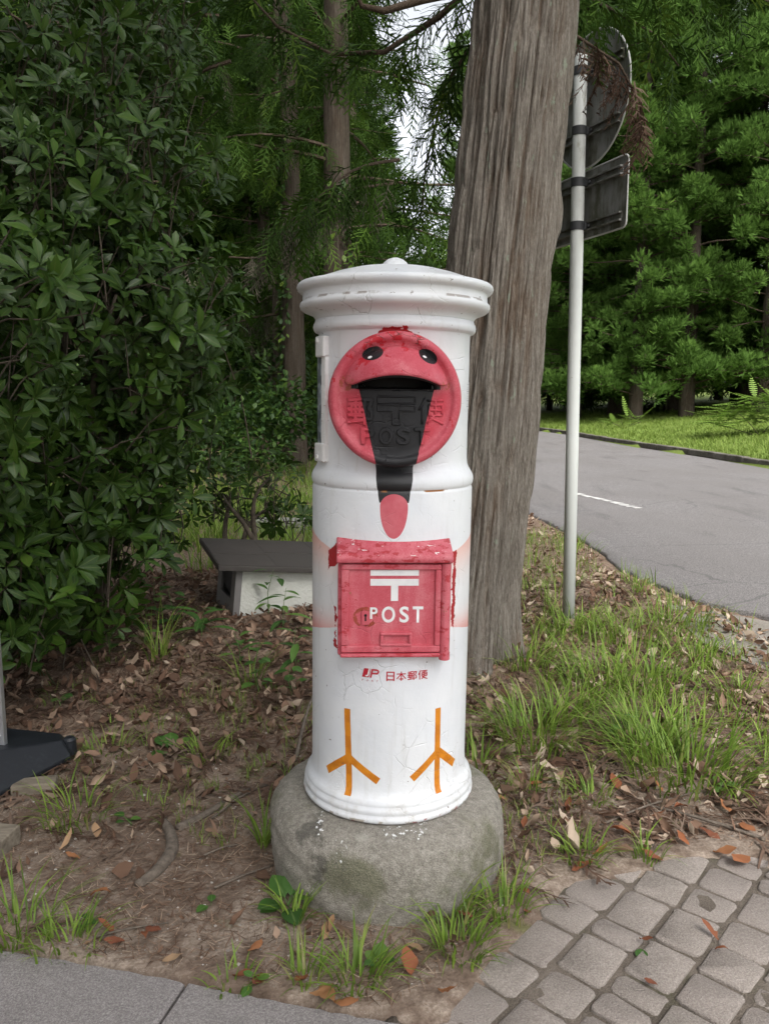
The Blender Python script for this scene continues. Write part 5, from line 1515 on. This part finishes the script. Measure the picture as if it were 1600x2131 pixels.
for (xa, ya, xb, yb, r, lab) in ((-.50, 2.18, -.36, 2.40, .004, 'thin dark stick left of the stone base'), (-.42, 1.83, -.29, 1.93, .0035, 'short forked stick touching the stone base on the left'), (-.66, 1.66, -.50, 1.70, .003, 'thin dark twig lying above the edging slab'), (-.48, 1.98, -.40, 2.03, .003, 'small stick between bare root and stone base'),
                              (1.05, 2.06, .78, 2.28, .006, 'dry brown stalk on the leaf litter above the paving'), (.62, 2.15, .98, 2.35, .004, 'long straw stem across the leaves right of the stone base'), (-.30, 2.55, -.22, 3.05, .007, 'bent brown branch leaning up beside the post box')):
    pts = smooth_pts([(xa, ya, gz1(xa, ya) + .006), ((xa + xb) / 2 + tw.uniform(-.02, .02), (ya + yb) / 2, gz1((xa + xb) / 2, (ya + yb) / 2) + .012 + (.08 if r == .007 else 0)), (xb, yb, gz1(xb, yb) + .006 + (.16 if r == .007 else 0))])
    o = MB().tube(pts, [r * (1 - .5 * i / (len(pts) - 1)) for i in range(len(pts))], 6).build('stick', M_root, smooth=True); tag(o, lab, 'stick')

# leaf litter -------------------------------------------------------
lan = leaf_template(lambda t: 0.01 + 0.20 * math.sin(math.pi * min(t, 1)) ** 0.9 * (1 if t < .98 else .2), 3, .35, -.25)
M_dead = leaf_mat('dead_leaf', [(0.0, (0.070, 0.042, 0.030)), (0.35, (0.155, 0.092, 0.062)), (0.6, (0.26, 0.165, 0.115)), (0.85, (0.38, 0.28, 0.205)), (1.0, (0.50, 0.42, 0.33))], .85, .12, None, .15)
M_dead_o = leaf_mat('fallen_leaf', [(0.0, (0.15, 0.055, 0.035)), (0.35, (0.27, 0.10, 0.045)), (0.7, (0.33, 0.17, 0.08)), (1.0, (0.38, 0.27, 0.17))], .8, .12, None, .2, obj_random=True)
def area(n, x0, x1, y0, y1, f, seed):
    q = np.random.default_rng(seed); out = []
    while sum(len(a) for a in out) < n:
        p = np.stack([q.uniform(x0, x1, n * 2), q.uniform(y0, y1, n * 2)], 1)
        w = f(p[:, 0], p[:, 1]); out.append(p[q.random(len(p)) < w])
    return np.concatenate(out)[:n]
def soil_w(x, y):
    w = (d_pave(x, y) < -.02).astype(float) * (d_slab(x, y) < -.03) * ((x - road_l(y)) < -.05)
    w *= (np.hypot(x - .004, y - 2.008) > .29) * (np.hypot(x - .33, y - 3.55) > .24)
    return w
def litter_w(x, y):
    # thick at the back and on the right, thin on the bare soil at front left
    w = soil_w(x, y) * (0.10 + 0.9 * sstep(1.95, 2.9, y + .5 * (x > .25)))
    return np.clip(w * (0.35 + 1.1 * fbm(x * 3 + 5, y * 3 + 8, 3)), 0, 1)
p = np.concatenate([area(9000, -1.9, 2.0, 1.55, 5.6, litter_w, 5), area(1500, .6, 1.8, 5.2, 10.0, soil_w, 55)])
q = np.random.default_rng(77); n = len(p)
D_ = np.stack([np.cos(a := q.uniform(0, 6.28, n)), np.sin(a), q.uniform(-.5, .6, n)], 1)
LV = []
for k in range(5):
    q2 = np.random.default_rng(400 + k); v = lan[0].copy(); v[:, 0] += q2.uniform(-.5, .5) * (v[:, 1] - .5) ** 2 + q2.normal(size=len(v)) * .03; v[:, 2] += q2.normal(size=len(v)) * .05 + q2.uniform(-.6, .6) * v[:, 0] * (v[:, 1] - .4) * 3; LV.append(v)
parts = []
zl_ = gz(p[:, 0], p[:, 1]) + .004 + .012 * q.random(n); ro_ = rot_from_dir(D_, q.uniform(-1.3, 1.3, n)); sc_ = (.016 + .050 * q.random(n) ** 1.8)[:, None] * np.stack([q.uniform(.5, 1.7, n), np.ones(n), q.uniform(.5, 2.4, n)], 1); tn_ = np.clip(q.random(n) ** 1.2 + .22 * (p[:, 0] > .3), 0, 1)      # paler leaves lie on the open side
for k in range(5):
    V, FF, ti, _ = scatter(LV[k], lan[1], np.stack([p[:, 0], p[:, 1], zl_], 1)[k::5], ro_[k::5], sc_[k::5], tn_[k::5]); parts.append((V, FF, ti))
V, F, ti = join(parts)
stuff(obj('leaf_litter', mesh_np('leaf_litter', V, F, True, ti), M_dead)); 
# dead cedar sprays
DF = [cedar_frond(s, 9, 0.022, .12) for s in (21, 22, 23)]
parts = []
p = area(1900, -1.9, 1.6, 1.6, 5.4, litter_w, 6); n = len(p)
for k, (T, F) in enumerate(DF):
    pk = p[k::3]; m = len(pk); a = q.uniform(0, 6.28, m)
    D_ = np.stack([np.cos(a), np.sin(a), q.uniform(-.08, .14, m)], 1)
    V, FF, ti, _ = scatter(T, F, np.stack([pk[:, 0], pk[:, 1], gz(pk[:, 0], pk[:, 1]) + .012], 1), rot_from_dir(D_, q.uniform(-.2, .2, m)), q.uniform(.06, .22, m), q.random(m))
    parts.append((V, FF, ti))
V, F, ti = join(parts)
o = stuff(obj('dead_cedar_sprays', mesh_np('dead_cedar_sprays', V, F, False, ti), M_cedar_dead))
# needles, straw bits and crumbs
nd_t, nd_f = blade_quads([[(0, 0, 0), (.04, 1, .05)]], .035, .012)
oct_v = np.array([(1, 0, 0), (-1, 0, 0), (0, 1, 0), (0, -1, 0), (0, 0, .7), (0, 0, -.7)], float); oct_f = np.array([(0, 2, 4), (2, 1, 4), (1, 3, 4), (3, 0, 4)])
p = area(5000, -1.5, 1.5, 1.45, 3.0, soil_w, 8); n = len(p); a = q.uniform(0, 6.28, n)
V, F, ti, _ = scatter(oct_v, oct_f, np.stack([p[:, 0], p[:, 1], gz(p[:, 0], p[:, 1]) + .0005], 1), rot_from_dir(np.stack([np.cos(a), np.sin(a), q.uniform(-.5, .5, n)], 1)), .0012 + .0042 * q.random(n)[:, None] ** 3 * np.array((1, 1.2, .8)), q.random(n))
g = G('pebble'); t_ = g.attr('tint'); stuff(obj('pebbles', mesh_np('pebbles', V, F, False, ti), g.done(g.ramp(t_, [(0.0, (.10, .085, .07)), (.6, (.24, .21, .185)), (1.0, (.55, .52, .48))]), .9)))
p = area(34000, -1.6, 1.6, 1.45, 3.6, lambda x, y: np.clip(soil_w(x, y) * (.25 + fbm(x * 5, y * 5, 2)), 0, 1), 9); n = len(p); a = q.uniform(0, 6.28, n)
V, F, ti, _ = scatter(nd_t, nd_f, np.stack([p[:, 0], p[:, 1], gz(p[:, 0], p[:, 1]) + .003], 1), rot_from_dir(np.stack([np.cos(a), np.sin(a), q.uniform(-.05, .2, n)], 1)), q.uniform(.008, .042, n), q.random(n) ** 1.1)
stuff(obj('needle_litter', mesh_np('needle_litter', V, F, False, ti), M_dead))

# single fallen leaves that stand out
def curled(t_, seed):
    q_ = np.random.default_rng(seed); v = t_[0].copy(); b = q_.uniform(-.35, .35)
    v[:, 0] += b * (v[:, 1] - .5) ** 2 * 1.2 + q_.normal(size=len(v)) * .018; v[:, 2] += q_.normal(size=len(v)) * .03 + q_.uniform(-.25, .25) * v[:, 0] * (v[:, 1] - .4) * 4
    v[:, 2] -= v[:, 2].min(); return v
FLM = [mesh_np('fallen_leaf', curled(t_, i), t_[1], True) for i, t_ in enumerate(leaf_template(lambda t, w=w: 0.01 + w * math.sin(math.pi * min(t, 1)) ** 0.9 * (1 if t < .98 else .2), 7, fo, cu) for w, fo, cu in ((.17, .5, -.25), (.14, .9, .3), (.22, .4, -.35), (.12, .8, -.5), (.18, -.5, .2), (.15, .6, .5), (.20, .2, -.1)))]
for m in FLM: m.materials.append(M_dead_o)
def gpix(x, y):     # ground place of a spot noted on the photograph
    f_, p_ = 1663.0, R(8); u = (x - 800) / f_; v = -(y - 1065.5) / f_
    r = (u, math.cos(p_) + v * math.sin(p_), -math.sin(p_) + v * math.cos(p_)); t = -1.21 / r[2]
    return r[0] * t, r[1] * t
r5 = random.Random(9)
spots = [((245, 1944), .05), ((205, 1745), .05), ((335, 1950), .05), ((305, 1985), .06), ((335, 2010), .05), ((230, 1880), .06), ((265, 1965), .05), ((480, 2040), .045), ((190, 1955), .04), ((125, 1775), .06), ((170, 1790), .05), ((545, 2030), .06), ((550, 1970), .045)]
spots_r = [((670, 1965), .06), ((845, 1970), .06), ((860, 2052), .06), ((905, 2075), .06), ((620, 2040), .05), ((665, 2060), .07), ((640, 2080), .05), ((750, 2105), .06), ((990, 1920), .05)]
spots_p = [((1185, 1820), .065), ((1100, 1893), .05), ((1105, 1905), .03), ((1478, 1780), .06), ((1385, 1800), .06), ((1435, 1770), .05), ((1230, 1790), .05), ((1500, 1965), .05), ((1515, 1995), .03), ((1370, 2060), .03), ((1560, 1790), .08), ((1325, 1960), .035)]
spots_l = [((x, y), s_) for x, y, s_ in ((1060, 1670, .05), (1130, 1640, .06), (1290, 1645, .06), (1345, 1615, .06), (1180, 1690, .06), (1265, 1735, .07), (1340, 1700, .06), (1400, 1690, .06), (1450, 1730, .07), (1530, 1700, .06), (1570, 1745, .07), (1210, 1590, .05), (1560, 1640, .06), (1385, 1650, .05), (1480, 1660, .06), (1090, 1730, .05))]
LEAFLAB = {(670, 1965): 'long curled orange leaf under the front left of the stone base', (845, 1970): 'upright brown leaf below the middle of the stone base', (860, 2052): 'pointed orange leaf left of the paving corner', (905, 2075): 'orange-red leaf nearest the paving corner',
           (620, 2040): 'small orange leaf beside the small tuft at the slab', (665, 2060): 'tall tan leaf between slab and fresh tuft', (640, 2080): 'orange leaf lying on the slab edge', (750, 2105): 'pale tan leaf at the bottom edge on the slab', (990, 1920): 'brown leaf inside the tuft at the right of the stone base'}
for lst, lab, grp in ((spots, 'dry orange-brown leaf lying on the bare soil at front left', 'dry leaves on the bare soil'), (spots_r, 'curled orange leaf lying just in front of the stone base', 'curled leaves before the stone base'), (spots_p, 'single dry leaf lying on the block paving', 'dry leaves on the block paving'), (spots_l, 'crisp tan leaf on the litter right of the stone base', 'crisp leaves on the litter')):
    for (px_, py_), s_ in lst:
        x, y = gpix(px_, py_)
        z = max(gz1(x, y), .004 if d_pave(np.array(x), np.array(y)) > .03 else -1) + .005
        o = obj('fallen_leaf', r5.choice(FLM), None, loc=(x, y, z), rot=(r5.uniform(-.12, .12), r5.uniform(-.12, .12), r5.uniform(0, 6.28)))
        o.scale = (s_ * r5.uniform(.9, 1.4), s_, s_)
        tag(o, LEAFLAB.get((px_, py_), lab), 'fallen leaf', grp)

# grass -------------------------------------------------------------
M_grass = leaf_mat('grass_blade', [(0.0, (0.080, 0.142, 0.018)), (0.5, (0.160, 0.262, 0.034)), (0.82, (0.24, 0.345, 0.055)), (0.93, (0.28, 0.27, 0.10)), (1.0, (0.40, 0.34, 0.19))], .5, .35, None, .35)
def grass_clump(n, h, spread, seed, lean=.55, dry=0.0, w=.0034, ns=5):
    q = np.random.default_rng(seed); V = []; F = []; T = []
    for i in range(n):
        a = q.uniform(0, 6.283); r = spread * math.sqrt(q.random()); L = h * q.uniform(.45, 1.1); b = a + q.uniform(-.8, .8)
        p0 = np.array((r * math.cos(a), r * math.sin(a), -.01)); out = np.array((math.cos(b), math.sin(b), 0)); k = lean * q.uniform(.4, 1.5)
        sd = np.array((-out[1], out[0], 0)); ww = w * q.uniform(.6, 1.3); o = len(V); tw_ = q.uniform(-.5, .5)
        for j in range(ns + 1):
            t = j / ns
            c = p0 + out * L * k * t ** 1.7 * .8 + np.array((0, 0, L * (t - .36 * k * t ** 2.4)))
            s2 = sd * math.cos(tw_ * t) + out * math.sin(tw_ * t)
            wj = ww * (1 - t ** 2.2) + .0003
            V += [c - s2 * wj, c + s2 * wj]
        F += [(o+2*j, o+2*j+1, o+2*j+3, o+2*j+2) for j in range(ns)]
        T += [(q.uniform(.85, 1.0) if q.random() < dry else q.uniform(0, .86))] * (2 * ns + 2)
    return np.array(V), np.array(F), np.array(T)
def tuft(px_, py_, n, h, sp, seed, label, group, lean=.55, dry=.1, w=.0034, name='grass_tuft', xy=None):
    x, y = xy or gpix(px_, py_)
    V, F, T = grass_clump(n, h, sp, seed, lean, dry, w)
    o = obj(name, mesh_np(name, V, F, True, T), M_grass, loc=(x, y, gz1(x, y)))
    return tag(o, label, 'grass', group)
tufts = [(1420, 1610, 230, .34, .17, 'large bright grass tuft on the litter, nearest the paving on the right'), (1330, 1560, 150, .33, .12, 'dense grass tuft just left of the largest tuft'),
         (1110, 1545, 150, .33, .12, 'grass tuft at the foot of the trunk right of the post box'), (1180, 1500, 90, .30, .10, 'thin grass tuft between trunk foot and large tuft'),
         (1260, 1440, 130, .32, .16, 'grass tuft in front of the sign post'), (1350, 1430, 110, .30, .15, 'grass tuft right of the sign post and behind the large tuft'), (1090, 1410, 70, .32, .10, 'grass tuft hugging the right side of the trunk'),
         (1190, 1320, 70, .28, .12, 'grass tuft around the sign post base'), (1300, 1330, 120, .30, .18, 'grass tuft behind the sign post by the road edge'), (1390, 1310, 110, .32, .16, 'grass tuft at the broken asphalt edge'), (1440, 1370, 90, .22, .14, 'grass tuft beside the concrete apron'),
         (1520, 1450, 70, .18, .12, 'low grass tuft at the right edge below the apron'), (1000, 1600, 40, .20, .07, 'small grass tuft tucked behind the stone base on the right'), (1540, 1262, 60, .09, .10, 'flat grass tuft in the joint of apron and road')]
for i, (a, b, n, h, sp, lab) in enumerate(tufts): tuft(a, b, int(n * .92), h * .80, sp * 1.15, 100 + i, lab, 'grass tufts on the verge', 1.0, .20, .0029)
ft = [(745, 2045, 70, .13, .055, 'fresh green tuft in front of the stone base, left of centre'), (635, 2045, 40, .11, .04, 'small tuft beside the edging slab in front of the stone base'), (955, 1990, 80, .12, .06, 'bright tuft by the paving corner'), (940, 1915, 60, .17, .05, 'leaning tuft against the front of the stone base'),
      (1045, 1905, 60, .13, .06, 'tuft at the right foot of the stone base'), (1210, 1790, 70, .10, .06, 'short tuft at the upper edge of the paving'), (1345, 1790, 30, .10, .04, 'tiny tuft growing between upper pavers'), (1425, 2035, 50, .035, .035, 'short grass growing in a paver joint'), (610, 1920, 30, .14, .03, 'upright straw-coloured tuft below the broadleaf weed'),
      (160, 1700, 60, .16, .10, 'wispy tuft beside the black stand foot'), (30, 1945, 80, .16, .09, 'yellow-green tuft at the left edge above the slab'), (140, 1965, 60, .10, .08, 'low tuft above the edging slab at left'), (215, 1560, 60, .10, .10, 'low soft tuft between stand foot and litter'), (430, 1570, 50, .10, .08, 'sparse tuft on the litter left of the stone base'), (550, 1760, 24, .17, .02, 'thin upright blades at the left side of the stone base'), (1230, 1660, 40, .12, .06, 'small tuft in the leaves right of the stone base'), (1100, 1640, 40, .14, .05, 'small tuft close to the right of the stone base'), (330, 1380, 40, .35, .05, 'long blades arching from the litter in front of the shrub'), (520, 1420, 30, .22, .08, 'loose blades in front of the roofed housing'), (480, 2050, 26, .07, .05, 'low blades along the slab joint')]
for i, (a, b, n, h, sp, lab) in enumerate(ft): tuft(a, b, n, h, sp, 200 + i, lab, 'small grass tufts', .9, .2, .0022)
# short scattered grass: verge, wood floor glade, lawn
def sward(name, pts, h, seed, dry, w, nb=5, ns=3):
    q = np.random.default_rng(seed); tem = [grass_clump(nb, 1.0, .35, seed + k, .8, dry, w, ns) for k in range(4)]; parts = []
    for k, (T, F, ti) in enumerate(tem):
        pk = pts[k::4]; m = len(pk); a = q.uniform(0, 6.28, m)
        Mx = np.zeros((m, 3, 3)); Mx[:, 0, 0] = np.cos(a); Mx[:, 0, 1] = -np.sin(a); Mx[:, 1, 0] = np.sin(a); Mx[:, 1, 1] = np.cos(a); Mx[:, 2, 2] = 1
        V, FF, _, _ = scatter(T, F, np.stack([pk[:, 0], pk[:, 1], gz(pk[:, 0], pk[:, 1])], 1), Mx, h * q.uniform(.5, 1.3, m))
        parts.append((V, FF, np.clip(np.tile(ti, m) * .8 + np.repeat(q.random(m), len(ti)) * .2, 0, 1)))
    V, F, ti = join(parts); return stuff(obj(name, mesh_np(name, V, F, True, ti), M_grass))
sward('verge_grass', area(700, .45, 2.2, 2.5, 7.5, lambda x, y: np.clip(soil_w(x, y) * (fbm(x * 2.2, y * 2.2, 3) * 2.6 - .75), 0, 1), 31), .16, 300, .25, .014)
sward('soil_grass', area(500, -1.4, .6, 1.5, 3.6, lambda x, y: np.clip(soil_w(x, y) * (fbm(x * 2.6 + 9, y * 2.6 + 3, 3) * 3.2 - 1.35), 0, 1), 32), .055, 310, .35, .022)
sward('glade_grass', area(2600, -4.0, 1.0, 5.5, 13, lambda x, y: np.clip(fbm(x * 1.2 + 3, y * 1.2, 3) * 2.6 - .75, 0, 1), 33), .26, 320, .15, .016)
sward('lawn_grass', area(16000, 3.5, 16, 11, 42, lambda x, y: np.clip(((x - road_r(y)) > .22) * (1.1 - (x - road_r(y)) / 11) * np.clip(22 / y, 0, 1.2), 0, 1), 34), .17, 330, .10, .038, 5, 2)

# weeds with broad leaves --------------------------------------------
oval = leaf_template(lambda t: 0.015 + (0.30 * math.sin(math.pi * min((t - .25) / .75, 1)) ** .8 if t > .25 else 0) * (1 if t < .98 else .2), 8, .2, .25, 0)
lanc = leaf_template(lambda t: 0.012 + 0.13 * math.sin(math.pi * min(t, 1)) ** .9 * (1 if t < .98 else .2), 5, .25, .3, .04)
M_weed = leaf_mat('weed_leaf', [(0.0, (0.038, 0.095, 0.022)), (0.5, (0.070, 0.165, 0.032)), (1.0, (0.14, 0.25, 0.05))], .45, .35, (.14, .22, .07), .4, obj_random=True)
WM = [mesh_np('leaf', t[0], t[1], True, rib=t[2]) for t in (oval, lanc)]
for m in WM: m.materials.append(M_weed)
def weed(px_, py_, kind, n, size, h, seed, label, group=None, xy=None, dz=0):
    q = random.Random(seed); x, y = xy or gpix(px_, py_)
    root = empty('weed', (x, y, gz1(x, y) + dz)); tag(root, label, 'weed', group)
    if h > 0: MB().tube([(0, 0, -.02), (q.uniform(-.02, .02), q.uniform(-.02, .02), h * .5), (q.uniform(-.03, .03), q.uniform(-.03, .03), h)], [.0025, .002, .001], 5).build('stem', M_weed, root)
    for i in range(n):
        a = i * 2.399 + q.uniform(-.3, .3); z = h * (i + 1) / n if h > 0 else .004; el = q.uniform(.25, .75) if h == 0 else q.uniform(-.1, .5)
        o = bpy.data.objects.new('leaf', WM[kind]); COL.objects.link(o); o.parent = root
        o.location = (0, 0, z); o.rotation_euler = Euler((el, 0, a), 'XYZ'); s_ = size * q.uniform(.75, 1.15); o.scale = (s_, s_, s_)
    return root
weed(600, 1890, 0, 7, .092, 0, 1, 'broadleaf weed rosette against the left front of the stone base')
for i, (a, b, k, n, sz, h, lab) in enumerate([(355, 1560, 0, 4, .085, 0, 'pale green seedling on the leaf litter left of the post box'), (130, 1475, 0, 3, .05, .05, 'two-leaved seedling behind the black stand foot'), (265, 1710, 0, 4, .04, .02, 'small three-leaved weed beside the wispy tuft'), (185, 1925, 0, 5, .03, .02, 'creeping round-leaved weed above the slab'),
        (530, 2060, 0, 4, .035, .02, 'tiny round-leaved weed at the slab edge'), (790, 2020, 0, 4, .045, 0, 'flat round leaves beside the fresh tuft'), (440, 1890, 0, 2, .04, 0, 'single dark leaf on the bare soil'), (1335, 2003, 0, 1, .05, .01, 'lone green leaf in a paver joint'),
        (540, 1440, 0, 12, .075, .22, 'leafy weed in front of the roofed housing'), (590, 1330, 1, 9, .13, .22, 'bamboo-leaved shoot against the white housing wall'), (500, 1390, 1, 7, .13, .16, 'lance-leaved shoot on the litter below the housing'), (620, 1400, 1, 8, .12, .18, 'lance-leaved shoot next to the post box'), (610, 1450, 0, 8, .07, .12, 'reddish-tipped weed beside the post box'), (420, 1330, 1, 8, .15, .14, 'drooping broad shoot under the shrub'),
        (1290, 1545, 0, 3, .06, .10, 'yellow-green weed leaf inside the large tuft'), (1500, 1640, 0, 3, .06, .02, 'pale flat weed right of the large tuft'), (560, 1290, 1, 7, .10, .26, 'thin climbing shoot on the white wall')]):
    weed(a, b, k, n, sz, h, 20 + i, lab)
heart = [(60, 1330), (120, 1360), (180, 1300), (230, 1370), (270, 1310), (90, 1290), (330, 1290), (40, 1380), (300, 1350), (360, 1310)]
for i, (a, b) in enumerate(heart): weed(a, b, 0, 9, .085, .22, 60 + i, 'heart-leaved weed at the foot of the evergreen shrub', 'heart-leaved weeds under the shrub')
for i, (x, y) in enumerate([(-1.75, 10.2), (-1.2, 9.4), (-2.2, 9.0), (-1.5, 8.4)]): weed(0, 0, 1, 22, .20, .75, 90 + i, 'tall stalk weed standing in the glade before the ivy-clad trunk', 'stalk weeds in the glade', xy=(x, y))

# pale fern-like shrub on the lawn at the right
fern_t = []
for k in range(9):
    t = .1 + .1 * k
    for s_ in (-1, 1): fern_t.append([(0, t, 0), (s_ * .16 * math.sin(math.pi * (t * .85 + .12)), t + .05, -.02)])
FT = [blade_quads([sg], .042, .010) for sg in fern_t]; fv = []; ff = []; o_ = 0
for v, f in FT: fv.append(v); ff.append(f + o_); o_ += len(v)
FERN = (np.concatenate(fv), np.concatenate(ff))
M_fern = leaf_mat('fern_leaf', [(0.0, (0.11, 0.20, 0.03)), (1.0, (0.22, 0.34, 0.06))], .5, .4)
def fern(x, y, n, r, h, seed, label, group=None):
    q = np.random.default_rng(seed); root = empty('fern', on_ground(x, y)); tag(root, label, 'fern', group)
    p_ = np.stack([q.uniform(-r, r, n), q.uniform(-.4, .4, n), h * q.uniform(.35, 1, n)], 1); p_[:, 2] *= 1 - .5 * (p_[:, 0] / r) ** 2
    d_ = np.stack([q.normal(size=n), q.normal(size=n) * .6, q.uniform(-.15, .25, n)], 1)
    V, F, ti, _ = scatter(*FERN, p_, rot_from_dir(d_), q.uniform(.45, .80, n), q.random(n))
    stuff(obj('fronds', mesh_np('fronds', V, F, False, ti), M_fern, root))
    for k in range(4): MB().tube([(0, 0, -.05), (p_[k][0] * .6, p_[k][1], p_[k][2] * .6), tuple(p_[k])], .008, 5).build('stem', M_stem, root)
    return root
fern(9.35, 20.0, 260, 1.35, .95, 3, 'pale spreading fern-leaved shrub on the lawn at the right edge')
fern(8.2, 27.5, 26, .55, .45, 4, 'low pale fern at the lawn edge right of the sign post')

M_lawn = leaf_mat('lawn_blade', [(0.0, (0.10, 0.17, 0.030)), (0.5, (0.20, 0.285, 0.055)), (0.85, (0.28, 0.35, 0.085)), (1.0, (0.36, 0.34, 0.16))], .6, .4, None, .25)
bpy.data.meshes['lawn_grass'].materials[0] = M_lawn
dg = bpy.context.evaluated_depsgraph_get()
print('TRIS', sum(sum(max(p.loop_total - 2, 1) for p in m.polygons) if len(m.polygons) < 3000 else len(m.polygons) * 2 for m in bpy.data.meshes))
